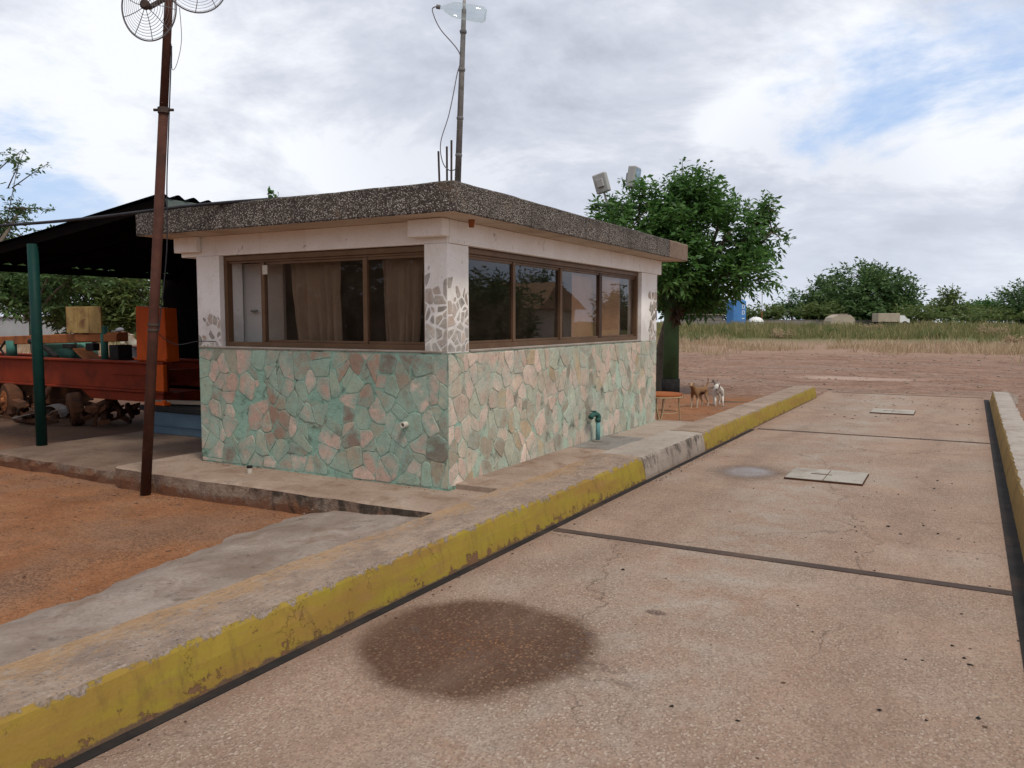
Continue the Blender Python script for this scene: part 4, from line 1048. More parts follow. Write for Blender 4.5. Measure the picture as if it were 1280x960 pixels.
mb.build('boom', m_rustorange, rig, bevel=.012)
RIGSHIFT = -.36
for x, zt, r_ in ((-14.28, 1.3, .085), (-12.50, 1.28, .06), (-11.66, 1.56, .055), (-15.7, 1.28, .06)):
    MB().tube([(x, 8.12, 1.03), (x, 8.12, zt)], r_, 12).build('support_tube', m_teal, rig, smooth=True)
mb = MB(); mb.box(-12.56, -11.64, 8.06, 8.09, 1.45, 1.88)
for k in range(1, 3): mb.box(-12.56 + .305 * k - .004, -12.56 + .305 * k + .004, 8.05, 8.06, 1.46, 1.87)
mb.build('shield_panel', m_yellowpanel, rig, bevel=.02)
MB().box(-12.2, -12.05, 8.1, 8.2, 1.39, 1.5).build('panel_bracket', m_darkscrap, rig)
MB().box(-12.6, -12.35, 8.0, 8.1, 1.20, 1.27).build('clamp', m_black, rig, bevel=.01)
MB().box(-11.95, -11.75, 7.98, 8.1, 1.17, 1.29).build('clamp', m_black, rig, bevel=.01)
mb = MB(); mb.box(-11.38, -11.15, 8.0, 8.25, 1.036, 1.27); mb.build('battery_box', m_black, rig, bevel=.01)
MB().tube(spline([(-13.6, 8.05, 1.30), (-13.3, 8.05, 1.25), (-13.0, 8.05, 1.12), (-12.85, 8.05, 1.04)]), .045, 8).build('hose', m_black, rig, smooth=True)
mb = MB(); mb.obox((-12.0, 8.05, 1.10), (.9, 0, -.5), (0, 1, 0), (.5, 0, .9), .2, .14, .012); mb.build('loose_plate', m_rustorange, rig)
mb = MB(); mb.obox((-14.6, 8.1, 1.15), (.6, 0, .5), (0, 1, 0), (-.5, 0, .6), .22, .012, .012); mb.obox((-14.6, 8.1, 1.15), (.6, 0, -.5), (0, 1, 0), (.5, 0, .6), .22, .012, .012); mb.build('brace', m_black, rig)
def wheel(label, c, ax, r, w_, rimm, grp):
    t = thing('wheel', (c[0], c[1], c[2] - r), label, 'wheel', grp)
    prof = [(-w_ / 2, r * .62), (-w_ / 2, r * .93), (-w_ * .3, r), (w_ * .3, r), (w_ / 2, r * .93), (w_ / 2, r * .62)]
    MB().lathe(c, ax, prof, 28).build('tyre', m_darkscrap, t, smooth=False, bevel=.01)
    a = Vector(ax).normalized(); mb = MB()
    mb.lathe(Vector(c) - a * w_ * .55, ax, [(0, r * .2), (.0, r * .60), (w_ * .2, r * .52), (w_ * .2, r * .2)], 24)
    mb.lathe(Vector(c) - a * w_ * .75, ax, [(0, r * .16), (w_ * .2, r * .22), (w_ * .3, r * .24)], 16)
    for k in range(8):
        an = k * math.pi / 4; s_ = a.cross(Vector((0, 0, 1))).normalized(); u = a.cross(s_)
        q = Vector(c) - a * w_ * .58 + (s_ * math.cos(an) + u * math.sin(an)) * r * .38
        mb.lathe(q, ax, [(-.015, .014), (.02, .014)], 6)
    mb.build('rim', rimm, t)
wheel('orange-rusted wheel under the red chassis left of the green post', (-14.25, 7.86, .28), (.25, 1, 0), .30, .22, m_rustorange, 'wheels below the red trailer')
wheel('dark tyre with a bare rim right of the green post under the red chassis', (-12.35, 7.80, .24), (.5, 1, .1), .27, .2, m_darkscrap, 'wheels below the red trailer')
wheel('far-left tyre below the red chassis at the picture edge', (-15.5, 8.1, .27), (.1, 1, 0), .30, .22, m_darkscrap, 'wheels below the red trailer')
def pipe(label, pts, r_, mat, name='scrap_pipe', cat='scrap pipe'):
    o = MB().tube(pts, r_, 10).build(name, mat, smooth=True); return tag(o, label, cat, 'scrap under the red trailer')
pipe('slanting dark pipe leaning on the chassis beside the green post', [(-13.35, 7.7, .03), (-12.95, 7.75, .56)], .04, m_darkscrap)
pipe('dark slanting pipe lying behind the dark tyre', [(-12.1, 7.75, .20), (-11.75, 8.1, .42)], .055, m_darkscrap)
pipe('rusty tube lying on the dirt in front of the trailer wheels', [(-13.6, 7.55, .04), (-12.75, 7.45, .04)], .05, m_darkscrap)
pts = [Vector((-12.55 + .28 * math.cos(a), 7.5, .10 + .20 * math.sin(a))) for a in [R(x) for x in range(10, 171, 16)]]
mb = MB()
for i in range(len(pts) - 1):
    a, b_ = pts[i], pts[i + 1]; mb.add([a, b_, b_ + Vector((0, .16, .02)), a + Vector((0, .16, .02))], [(0, 1, 2, 3)])
tag(mb.build('mudguard', m_scrap, solid=.012), 'curved grey steel mudguard lying among the scrap', 'mudguard')
mb = MB(); mb.obox((-13.1, 7.5, .13), (1, .2, .22), (-.2, 1, 0), (-.2, 0, 1), .2, .16, .008); tag(mb.build('steel_sheet', m_scrap), 'small bent grey steel sheet in the scrap by the green post', 'metal sheet')
mb = MB(); rs = random.Random(4)
for k in range(150):
    x = rs.uniform(-15.6, -11.5); y = rs.uniform(7.55, 8.6); z = rs.uniform(.02, .30)
    mb.obox((x, y, z), (rs.uniform(-1, 1), rs.uniform(-1, 1), rs.uniform(-.5, .5)), (rs.uniform(-1, 1), 1, .2), (0, .1, 1), rs.uniform(.03, .14), rs.uniform(.02, .06), rs.uniform(.01, .05))
o = mb.build('scrap_debris', m_darkscrap); tag(o, 'heap of dark rusty machine scrap under the red chassis', 'scrap', None, 'stuff')
for ch in rig.children:
    if ch.name.split('.')[0] in ('support_tube', 'shield_panel', 'panel_bracket', 'clamp', 'battery_box', 'hose', 'loose_plate', 'brace'): ch.location.x += RIGSHIFT
tk = thing('green_tank', (-13.4, 8.5, 1.04), 'pale green cylindrical tank lying on the red chassis', 'tank')
MB().lathe((-14.15, 8.45, 1.14), (1, 0, 0), [(0, .02), (.02, .09), (.08, .155), (.2, .165), (1.15, .165), (1.24, .14), (1.3, .08), (1.31, .02)], 22).build('shell', m_tealtank, tk, smooth=True)
for x in (-13.9, -13.1): MB().box(x, x + .06, 8.3, 8.6, 1.036, 1.06).build('cradle', m_darkscrap, tk)

bb = thing('steel_bin', (-9.1, 7.4, .1), 'low blue-grey steel tank with black lid standing beside the hut', 'tank')
MB().box(-9.75, -8.3, 7.12, 7.75, .125, .43).build('body', m_bluebin, bb, bevel=.01)
MB().box(-9.80, -8.25, 7.09, 7.78, .431, .50).build('lid', m_black, bb, bevel=.008)
MB().box(-9.74, -8.31, 7.13, 7.74, .10, .124).build('foot', m_black, bb)
MB().box(-9.75, -8.3, 7.105, 7.119, .24, .26).build('seam', m_bluebin, bb)
mb = MB(); mb.obox((-9.35, 7.35, .535), (1, .12, .02), (-.12, 1, 0), (0, 0, 1), .52, .07, .022); tag(mb.build('plank', m_plank, bevel=.004), 'pale weathered plank lying on the blue steel tank', 'plank')
mb = MB(); mb.obox((-9.45, 7.2, .525), (1, -.1, .0), (.1, 1, 0), (0, 0, 1), .12, .05, .022); mb.lathe((-9.40, 7.19, .545), (0, 0, 1), [(0, .03), (.02, .03), (.03, .02)], 10); tag(mb.build('orange_block', m_orange, bevel=.006), 'small orange metal piece beside the plank on the tank lid', 'metal piece')

# ------------------------------------------------------------------ standpipe, cup, table
sp = thing('standpipe', (-3.68, 8.69, .236), 'teal water standpipe with elbow tap against the stone wall', 'standpipe')
MB().tube([(-3.68, 8.69, .23), (-3.68, 8.69, .50)], .026, 12).build('pipe', m_tealpipe, sp, smooth=True)
mb = MB(); mb.tube(spline([(-3.68, 8.69, .49), (-3.68, 8.69, .54), (-3.70, 8.64, .56), (-3.70, 8.56, .555), (-3.70, 8.52, .53)], 4), .031, 10); mb.lathe((-3.68, 8.69, .47), (0, 0, 1), [(0, .034), (.04, .034)], 12)
mb.build('tap', m_darkgreen_tap, sp, smooth=True)
MB().box(-3.735, -3.665, 8.59, 8.61, .592, .605).build('handle', m_darkgreen_tap, sp)
MB().lathe((-3.68, 8.69, .235), (0, 0, 1), [(0, .07), (.012, .068), (.02, .03)], 16).build('flange', m_pad, sp)
cu = thing('cup', (-5.92, 5.45, .19), 'tiny cream cup with dark rim left on the slab by the wall', 'cup')
MB().lathe((-5.92, 5.45, .19), (0, 0, 1), [(0, .022), (.05, .026), (.05, .022), (.01, .018)], 14).build('body', m_cup, cu)
MB().lathe((-5.92, 5.45, .2405), (0, 0, 1), [(0, .028), (.02, .028), (.02, .02)], 14).build('rim', m_black, cu)
tb = thing('garden_table', (-3.86, 11.45, .12), 'low round rust-orange table with cream wire legs at the hut corner', 'table')
MB().lathe((-3.86, 11.45, .545), (0, 0, 1), [(0, .31), (.004, .33), (.03, .33), (.034, .32)], 32).build('tabletop', m_tabletop, tb, bevel=.004)
MB().tube([(-3.86 + .325 * math.cos(2 * math.pi * i / 30), 11.45 + .325 * math.sin(2 * math.pi * i / 30), .535) for i in range(31)], .010, 6, cap=False).build('rim_rod', m_creamrod, tb, smooth=True)
for k in range(4):
    an = R(-70 + 90 * k); u = Vector((math.cos(an), math.sin(an), 0)); s_ = Vector((-math.sin(an), math.cos(an), 0)); c = Vector((-3.86, 11.45, 0)) + u * .27
    zb = .215 if (c.y < 11.22 and c.x > -3.86) else .10
    pts = [c - s_ * .055 + Vector((0, 0, .54)), c - s_ * .05 + u * .01 + Vector((0, 0, .40)), c - s_ * .02 + u * .03 + Vector((0, 0, zb + .03)), c + u * .035 + Vector((0, 0, zb)), c + s_ * .02 + u * .03 + Vector((0, 0, zb + .03)), c + s_ * .05 + u * .01 + Vector((0, 0, .40)), c + s_ * .055 + Vector((0, 0, .54))]
    MB().tube(spline(pts, 4), .008, 6).build('leg', m_creamrod, tb, smooth=True)
MB().tube([(-3.86 + .26 * math.cos(2 * math.pi * i / 24), 11.45 + .26 * math.sin(2 * math.pi * i / 24), .30) for i in range(25)], .006, 5, cap=False).build('stretcher', m_creamrod, tb, smooth=True)

# ------------------------------------------------------------------ dogs and the person (skin-modifier bodies)
def skin(name, joints, edges, mat, parent=None, root=0, sub=2):
    off = Vector((0, 0, 0)); q = parent
    while q is not None: off += q.location; q = q.parent
    me = bpy.data.meshes.new(name); me.from_pydata([tuple(Vector(j[0]) - off) for j in joints], edges, [])
    o = bpy.data.objects.new(name, me); COL.objects.link(o)
    if parent is not None: o.parent = parent
    o.modifiers.new('Skin', 'SKIN')
    if not me.skin_vertices: 
        bm = bmesh.new(); bm.from_mesh(me); bm.verts.layers.skin.verify(); bm.to_mesh(me); bm.free()
    for i, j in enumerate(joints):
        r_ = j[1] if isinstance(j[1], tuple) else (j[1], j[1])
        me.skin_vertices[0].data[i].radius = r_
        me.skin_vertices[0].data[i].use_root = (i == root)
    ss = o.modifiers.new('Sub', 'SUBSURF'); ss.levels = ss.render_levels = sub
    me.materials.append(mat); o.modifiers['Skin'].use_smooth_shade = True
    return o
def dogmat(name, base, patch, white, k):
    m, nt, b = newmat(name); tc = nt.nodes.new('ShaderNodeTexCoord'); p = tc.outputs['Object']; X, Y, Z = sep(nt, p)[:3]
    c = mix(nt, mapr(nt, noise(nt, p, k, 3, .5), .48, .56), base, patch)
    c = mix(nt, mapr(nt, M_(nt, 'ADD', Z, M_(nt, 'MULTIPLY', noise(nt, p, 7, 2), .08)), .19, .24, 1, 0), c, white)
    c = mix(nt, mapr(nt, noise(nt, p, 60, 3), .4, .7, 0, .3), c, tuple(x * .5 for x in base))
    nt.links.new(c, b.inputs['Base Color']); b.inputs['Roughness'].default_value = .85
    return m
def dog(label, loc, yaw, mat, head_turn, tail_up, eyem):
    t = thing('dog', loc, label, 'dog', 'dogs standing on the dirt')
    cy, sy = math.cos(yaw), math.sin(yaw)
    K = .86
    def W(x, y, z):
        x, y, z = x * K, y * K, z * K
        return Vector((loc[0] + x * cy - y * sy, loc[1] + x * sy + y * cy, loc[2] + z))
    J = [(W(-.20, 0, .37), .075), (W(-.06, 0, .36), (.072, .062)), (W(.10, 0, .365), (.075, .09)), (W(.19, 0, .385), (.06, .075)),
         (W(.27, head_turn * .05, .45), .045), (W(.33, head_turn * .11, .50), .046), (W(.385, head_turn * .19, .495), .04), (W(.43, head_turn * .26, .478), .021), (W(.455, head_turn * .30, .472), .016),
         # hind legs: hip, knee, hock, paw
         (W(-.20, .06, .33), .050), (W(-.155, .075, .22), .034), (W(-.245, .075, .115), .017), (W(-.235, .075, .02), .017), (W(-.205, .075, .012), .018),
         (W(-.20, -.06, .33), .050), (W(-.165, -.075, .22), .034), (W(-.26, -.075, .115), .017), (W(-.25, -.075, .02), .017), (W(-.22, -.075, .012), .018),
         # front legs: shoulder, elbow, wrist, paw
         (W(.17, .055, .30), .036), (W(.14, .06, .20), .024), (W(.155, .06, .10), .017), (W(.155, .06, .018), .017), (W(.182, .06, .012), .018),
         (W(.17, -.055, .30), .036), (W(.15, -.06, .20), .024), (W(.175, -.06, .10), .017), (W(.175, -.06, .018), .017), (W(.202, -.06, .012), .018),
         # tail
         (W(-.265, 0, .415), .022), (W(-.31, .01, .415 + .07 * tail_up), .015), (W(-.33, .02, .42 + .15 * tail_up), .012), (W(-.30, .02, .42 + .21 * tail_up), .009)]
    E = [(0, 1), (1, 2), (2, 3), (3, 4), (4, 5), (5, 6), (6, 7), (7, 8), (0, 9), (9, 10), (10, 11), (11, 12), (12, 13), (0, 14), (14, 15), (15, 16), (16, 17), (17, 18),
         (2, 19), (19, 20), (20, 21), (21, 22), (22, 23), (2, 24), (24, 25), (25, 26), (26, 27), (27, 28), (0, 29), (29, 30), (30, 31), (31, 32)]
    J = [(q, tuple(K * x for x in r_) if isinstance(r_, tuple) else K * r_) for q, r_ in J]
    skin('body', J, E, mat, t, root=1)
    hd = (J[7][0] - J[5][0]).normalized(); s_ = hd.cross(Vector((0, 0, 1))).normalized(); u = s_.cross(hd)
    hc = J[5][0]
    for k in (-1, 1):
        mb = MB(); b_ = hc + s_ * k * .034 + u * .022 - hd * .008
        mb.add([b_ + hd * .018, b_ - hd * .018, b_ + s_ * k * .016, b_ + s_ * k * .032 - u * .028 + hd * .012], [(0, 1, 3), (1, 2, 3), (2, 0, 3), (0, 2, 1)])
        mb.build('ear', eyem, t)
        mb = MB(); mb.lathe(hc + hd * .038 + s_ * k * .026 + u * .020, s_ * k + hd * .6, [(0, .0065), (.008, .006), (.011, .002)], 8); mb.build('eye', m_black, t)
    MB().lathe(J[8][0] + hd * .010, hd, [(0, .011), (.010, .009), (.013, .003)], 8).build('nose', m_black, t)
m_dog1 = dogmat('brown_dog_coat', (.22, .12, .06), (.34, .21, .12), (.50, .40, .30), 4)
m_dog2 = dogmat('white_dog_coat', (.62, .57, .50), (.17, .125, .10), (.62, .57, .50), 5)
m_ear = worn('dark_ear', (.10, .06, .04), (.13, .08, .05), 8, .9)
dog('lean tan-brown dog with white paws, its tail raised, beside the orange table', (-4.02, 14.05, .108), R(254), m_dog1, .3, .9, m_ear)
dog('white dog with dark patches standing behind the brown dog', (-3.80, 14.5, .108), R(112), m_dog2, .2, .45, m_ear)

pt = thing('person', (-20.35, 14.55, gz(-20.35, 14.55)), 'man in grey cap and pale shirt bending over behind the rig', 'person')
def pp(r_, z, dpt=0): 
    b_ = Vector((-20.35, 14.55, gz(-20.35, 14.55))); return b_ + RT * r_ + FH * dpt + Vector((0, 0, z))
J = [(pp(.12, .90), (.15, .13)), (pp(.05, 1.05), (.15, .13)), (pp(-.06, 1.20), (.17, .13)), (pp(-.14, 1.29), (.15, .11)), (pp(-.22, 1.32), .06), (pp(-.30, 1.34), (.10, .09)), (pp(-.33, 1.29), .08),
     (pp(.13, .85, .09), .10), (pp(.02, .48, .10), .075), (pp(.12, .10, .10), .05), (pp(.00, .04, .10), .04), (pp(.13, .85, -.09), .10), (pp(.06, .48, -.10), .075), (pp(.18, .10, -.10), .05), (pp(.06, .04, -.10), .04),
     (pp(-.12, 1.24, .18), .06), (pp(-.15, .98, .22), .046), (pp(-.30, .80, .2), .036), (pp(-.36, .74, .2), .034), (pp(-.12, 1.24, -.18), .06), (pp(-.14, .98, -.22), .046), (pp(-.28, .78, -.2), .036), (pp(-.34, .72, -.2), .034)]
E = [(0, 1), (1, 2), (2, 3), (3, 4), (4, 5), (5, 6), (0, 7), (7, 8), (8, 9), (9, 10), (0, 11), (11, 12), (12, 13), (13, 14), (3, 15), (15, 16), (16, 17), (17, 18), (3, 19), (19, 20), (20, 21), (21, 22)]
skin('body', J, E, m_skin, pt, root=0)
Js = [(j[0], tuple(x * 1.10 + .012 for x in (j[1] if isinstance(j[1], tuple) else (j[1], j[1])))) for j in J]
skin('shirt', [Js[0], Js[1], Js[2], Js[3], Js[15], (Js[16][0], (.07, .07)), Js[19], (Js[20][0], (.07, .07))], [(0, 1), (1, 2), (2, 3), (3, 4), (4, 5), (3, 6), (6, 7)], m_shirt, pt)
skin('trousers', [Js[0], Js[7], Js[8], Js[9], Js[11], Js[12], Js[13]], [(0, 1), (1, 2), (2, 3), (0, 4), (4, 5), (5, 6)], m_trouser, pt)
cc = J[5][0] + Vector((0, 0, .03))
mb = MB(); mb.lathe(cc, Vector((0, 0, 1)) - RT * .2, [(0, .115), (.05, .112), (.09, .08), (.105, .03)], 16); mb.obox(cc - RT * .14 + Vector((0, 0, .005)), RT, FH, (0, 0, 1), .07, .08, .01); mb.build('cap', m_cap, pt, smooth=True)

# ------------------------------------------------------------------ vegetation
def leafmesh(name, P, D, size, mat, parent, rs, widths=.42, droop=.35, ch=None):
    """one quad leaf per row: P base points, D directions (n,3)"""
    n = len(P); P = np.asarray(P); D = np.asarray(D); D /= np.linalg.norm(D, axis=1)[:, None] + 1e-9
    rnd = np.random.RandomState(rs)
    up = rnd.normal(0, 1, (n, 3)); up[:, 2] += 1.6
    Sd = np.cross(D, up); Sd /= np.linalg.norm(Sd, axis=1)[:, None] + 1e-9
    Nn = np.cross(Sd, D)
    sz = size * rnd.uniform(.65, 1.25, (n, 1)); w_ = sz * widths * rnd.uniform(.8, 1.2, (n, 1)) * .5
    fold = rnd.uniform(.05, .35, (n, 1))
    v0 = P; v2 = P + D * sz - np.array([0, 0, 1]) * sz * droop * rnd.uniform(.2, 1, (n, 1))
    md = P + D * sz * .5 - np.array([0, 0, 1]) * sz * droop * .2
    v1 = md + Sd * w_ + Nn * w_ * fold; v3 = md - Sd * w_ + Nn * w_ * fold
    vs = np.stack([v0, v1, v2, v3], 1).reshape(-1, 3)
    off = Vector((0, 0, 0)); q = parent
    while q is not None: off += q.location; q = q.parent
    vs = vs - np.array(off)
    me = bpy.data.meshes.new(name); me.vertices.add(4 * n); me.vertices.foreach_set('co', vs.astype(np.float32).ravel())
    me.loops.add(4 * n); me.loops.foreach_set('vertex_index', np.arange(4 * n, dtype=np.int32))
    me.polygons.add(n); me.polygons.foreach_set('loop_start', np.arange(0, 4 * n, 4, dtype=np.int32))
    me.update(calc_edges=True)
    at = me.attributes.new('tone', 'FLOAT_COLOR', 'FACE')
    tn = np.clip(rnd.normal(.5, .22, n) + (ch if ch is not None else 0), 0, 1)
    at.data.foreach_set('color', np.stack([tn, tn, tn, np.ones(n)], 1).astype(np.float32).ravel())
    me.materials.append(mat); me.validate()
    o = bpy.data.objects.new(name, me); COL.objects.link(o)
    if parent is not None: o.parent = parent
    return o

def tree(label, base, lobes, twigs, per, leaf, mat, seed, group=None, trunk_r=.1, twl=.3, name='tree', trunk_top=None, widths=.42, sprigs=(), lean=(0, 0), droop=.35, fill=.45, cat='tree', part='crown'):
    rnd = np.random.RandomState(seed); rr = random.Random(seed)
    t = thing(name, base, label, cat, group)
    L = np.array([[*c, *(r_ if isinstance(r_, (tuple, list)) else (r_, r_, r_))] for c, r_ in lobes], float)
    cen = L[:, :3].mean(0); b0 = Vector(base)
    # wood
    mb = MB(); tt = Vector(trunk_top) if trunk_top else b0 + (Vector(cen) - b0) * .55
    mb.tube(spline([b0 - Vector((0, 0, .15)), b0 + (tt - b0) * .4 + Vector((rr.uniform(-.1, .1), rr.uniform(-.1, .1), 0)) * trunk_r * 8, tt], 5), [trunk_r * (1.15 - .5 * i / 10) for i in range(11)], 9)
    for row in L:
        c = Vector(row[:3]); m_ = tt.lerp(c, .5) + Vector((rr.uniform(-1, 1), rr.uniform(-1, 1), rr.uniform(-.2, .6))) * .12 * (c - tt).length
        pts = spline([tt - Vector((0, 0, .02)), m_, c], 4)
        mb.tube(pts, [trunk_r * (.55 - .42 * i / (len(pts) - 1)) for i in range(len(pts))], 6)
        for _ in range(5):
            v = Vector((rr.gauss(0, 1), rr.gauss(0, 1), rr.gauss(.3, 1))).normalized()
            e = c + Vector((v.x * row[3], v.y * row[4], v.z * row[5])) * .85
            mb.tube([c, c.lerp(e, .5) + Vector((0, 0, .05 * row[5])), e], [trunk_r * .14, trunk_r * .09, trunk_r * .04], 5)
    wt = (L[:, 3] * L[:, 4] + L[:, 4] * L[:, 5]); wt /= wt.sum()
    k = rnd.choice(len(L), twigs, p=wt); dv = rnd.normal(0, 1, (twigs, 3)); dv /= np.linalg.norm(dv, axis=1)[:, None]
    rad_ = rnd.uniform(0, 1, (twigs, 1)) ** fill
    jit = 1 + .28 * np.array([fbm(a[0] * 2.3 + seed, a[1] * 2.3, a[2] * 2.3 + kk) for a, kk in zip(dv, k)])[:, None]
    tp = L[k, :3] + dv * rad_ * jit * L[k, 3:]
    clump = np.array([fbm(a[0] * 1.4 / (twl * 2.5), a[1] * 1.4 / (twl * 2.5), a[2] * 1.4 / (twl * 2.5) + seed) for a in tp])
    keep = clump > -.2
    tp, dv, clump = tp[keep], dv[keep], clump[keep]
    td = dv + rnd.normal(0, .45, dv.shape) + np.array([0, 0, .35]); td /= np.linalg.norm(td, axis=1)[:, None]
    P = []; D = []; C_ = []
    for s_ in sprigs:                                # explicit bare sprigs sticking out of the crown: (start, end)
        a, e = Vector(s_[0]), Vector(s_[1])
        mb.tube([a, a.lerp(e, .5) + Vector((.02, 0, .02)), e], [.016, .011, .005], 5)
        ns = s_[2] if len(s_) > 2 else 40
        for i in range(ns):
            q = a.lerp(e, .45 + .55 * (i / ns)); v = np.array([rr.gauss(0, 1), rr.gauss(0, 1), rr.gauss(0, .6)]); v /= np.linalg.norm(v)
            P.append(np.array(q) + v * twl * .25 * rr.random()); D.append(v + np.array([0, 0, .1])); C_.append(.1)
    for i in range(len(tp)):
        q0 = tp[i] - td[i] * twl * .4
        sd_ = np.cross(td[i], [0, 0, 1.0]); sd_ /= np.linalg.norm(sd_) + 1e-6
        for j in range(per):
            f = (j + .5) / per; q = q0 + td[i] * twl * f + rnd.normal(0, .03, 3) * twl
            v = td[i] * (.35 + f * .5) + sd_ * (1 if j % 2 else -1) * .8 + rnd.normal(0, .35, 3)
            P.append(q); D.append(v); C_.append(clump[i] * .35)
    mb.build('trunk', m_bark, t, smooth=True)
    leafmesh(part, P, D, leaf, mat, t, seed, widths, droop, np.array(C_))
    return t

def dp(x, y, dd):
    """point seen at photo pixel x, y and standing dd metres away along the view"""
    v = px(x, y); f = Vector((FH.x * math.cos(R(PITCH)), FH.y * math.cos(R(PITCH)), -math.sin(R(PITCH))))
    return Vector((0, 0, H)) + v * (dd / v.dot(f))
def lob(lst, dd, jitter=0.6, seed=1):
    rr = random.Random(seed); out = []
    for (x, y, rx, ry) in lst:
        k = dd / 1005; c = dp(x, y, dd + rr.uniform(-jitter, jitter))
        out.append(((c.x, c.y, c.z), (rx * k, rx * k, ry * k)))
    return out
# the tree behind the hut
near = lob([(785, 292, 50, 42), (845, 275, 52, 42), (905, 300, 48, 46), (945, 300, 36, 34), (880, 350, 58, 34), (830, 330, 52, 42), (930, 345, 36, 24), (765, 265, 22, 20), (800, 250, 22, 18), (870, 240, 30, 24), (905, 262, 22, 20), (965, 290, 18, 22), (838, 372, 40, 22), (955, 262, 18, 12), (868, 380, 26, 10), (836, 300, 40, 46), (835, 250, 26, 26)], 17.9, .7, 3)
spr = [(dp(850, 250, 18.6), dp(853, 198, 18.6), 26), (dp(855, 245, 18.6), dp(876, 208, 18.6), 30), (dp(880, 240, 18.6), dp(903, 222, 18.6), 26), (dp(950, 350, 18.4), dp(978, 357, 18.4), 30), (dp(845, 240, 18.7), dp(842, 212, 18.7), 20), (dp(760, 262, 18.5), dp(738, 262, 18.5), 26), (dp(790, 245, 18.3), dp(776, 222, 18.3), 24), (dp(930, 268, 18.6), dp(938, 254, 18.6), 20)]
tree('leafy green tree rising behind the far corner of the hut', (-6.25, 18.4, .05), near, 3600, 9, .15, m_leaf, 21, None, .16, .36, trunk_top=(-6.0, 18.4, 1.75), sprigs=spr, fill=.38)
# dead hanging leaves round the mast
P = []; D = []
for i in range(90):
    q = dp(845 + rng.gauss(0, 4), 392 + rng.gauss(0, 9), 17.9); P.append(np.array(q)); D.append(np.array([rng.gauss(0, .5), rng.gauss(0, .5), -1]))
o = leafmesh('hanging_leaves', P, D, .13, m_litter, None, 5, .5, .2); tag(o, 'dark withered leaves hanging on the green mast under the tree', 'dead leaves', None, 'stuff')

ms = thing('lamp_mast', (-5.70, 17.64, 0), 'thick green painted mast in the tree with two grey floodlights on top', 'lamp mast')
MB().tube([(-5.70, 17.64, -.1), (-5.70, 17.64, .34)], .205, 20).build('base', m_black, ms, smooth=True)
MB().tube([(-5.70, 17.64, .3), (-5.70, 17.64, 2.3), (-5.70, 17.64, 4.15)], [.18, .165, .11], 20).build('mast', m_mast, ms, smooth=True)
MB().tube([(-5.5, 17.75, 4.12), (-7.3, 16.92, 4.25)], .045, 10).build('crossarm', m_mast, ms, smooth=True)
def flood(c, ax_up, face, w_, h_, dd):
    c = Vector(c); u = Vector(ax_up).normalized(); f = Vector(face).normalized(); f = (f - u * f.dot(u)).normalized(); s_ = u.cross(f)
    mb = MB(); mb.obox(c, s_, f, u, w_, dd, h_)
    o = mb.build('floodlight', m_lampgrey, ms, bevel=.03)
    mb = MB(); mb.obox(c + f * (dd + .004), s_, f, u, w_ * .8, .006, h_ * .82); mb.build('lens', m_lampglass, o)
    mb = MB(); mb.obox(c - f * (dd + .03), s_, f, u, w_ * .5, .03, h_ * .4); mb.build('ballast', m_lampgrey, o, bevel=.01)
    mb = MB(); mb.tube([c - u * h_, c - u * (h_ + .12), c - u * (h_ + .30)], .025, 8); mb.build('bracket', m_lampgrey, o)
flood(dp(752, 229, 18.2), Vector((0, 0, 1)) - RT * .28, FH * .9 + RT * .5, .16, .22, .08)
flood(dp(792, 222, 18.2), Vector((0, 0, 1)) + RT * .12, -FH * .6 + RT * .9, .15, .24, .10)
# left trees past the shed
tree('thin-branched tree with tiered leaves past the left end of the shed', (-19.2, 9.2, -.02), lob([(-60, 320, 90, 40), (10, 290, 45, 20), (5, 278, 40, 14), (-40, 240, 50, 14), (-30, 280, 50, 16), (25, 262, 22, 6), (-20, 195, 40, 9)], 19, .7, 5), 950, 9, .12, m_leaf2, 31, None, .14, .28,
     sprigs=[(dp(0, 320, 19), dp(25, 192, 19), 34), (dp(5, 260, 19), dp(68, 262, 19), 44), (dp(15, 235, 19), dp(62, 203, 19), 40), (dp(-5, 215, 19), dp(28, 187, 19), 30), (dp(10, 235, 19), dp(30, 190, 19), 20)], name='tree', trunk_top=(-18.9, 9.2, 1.9), fill=.5)
def big(label, x, y, dd, lobes, n, leaf, mat, seed, grp, tr=.2, twl=.8, per=8, fill=.4):
    b_ = dp(x, y, dd); return tree(label, (b_.x, b_.y, gz(b_.x, b_.y) - .1), lob(lobes, dd, dd * .012, seed), n, per, leaf, mat, seed, grp, tr, twl, fill=fill)
G1 = 'trees past the left end of the shed'
big('bushy green tree seen under the shed roof above the orange rig', 120, 420, 33, [(100, 365, 45, 38), (150, 370, 40, 34), (120, 395, 60, 22), (165, 398, 40, 18), (90, 398, 40, 16), (60, 360, 40, 35), (130, 345, 60, 25), (20, 350, 45, 36), (180, 372, 36, 26)], 2600, .26, m_leaf3, 41, G1, .16, .6, fill=.6)
big('dark spreading tree with bare crooked trunk left of the green post', 48, 420, 30, [(10, 350, 55, 40), (60, 345, 50, 35), (30, 378, 50, 18), (95, 342, 40, 25), (-40, 345, 60, 45)], 1200, .24, m_leaf2, 42, G1, .14, .6, fill=.55)
big('dense green tree behind the rusty pole and cabinet', 215, 420, 36, [(200, 360, 50, 40), (240, 355, 50, 42), (170, 350, 40, 28), (270, 360, 50, 40)], 1300, .27, m_leaf2, 43, G1, .16, .6, fill=.55)
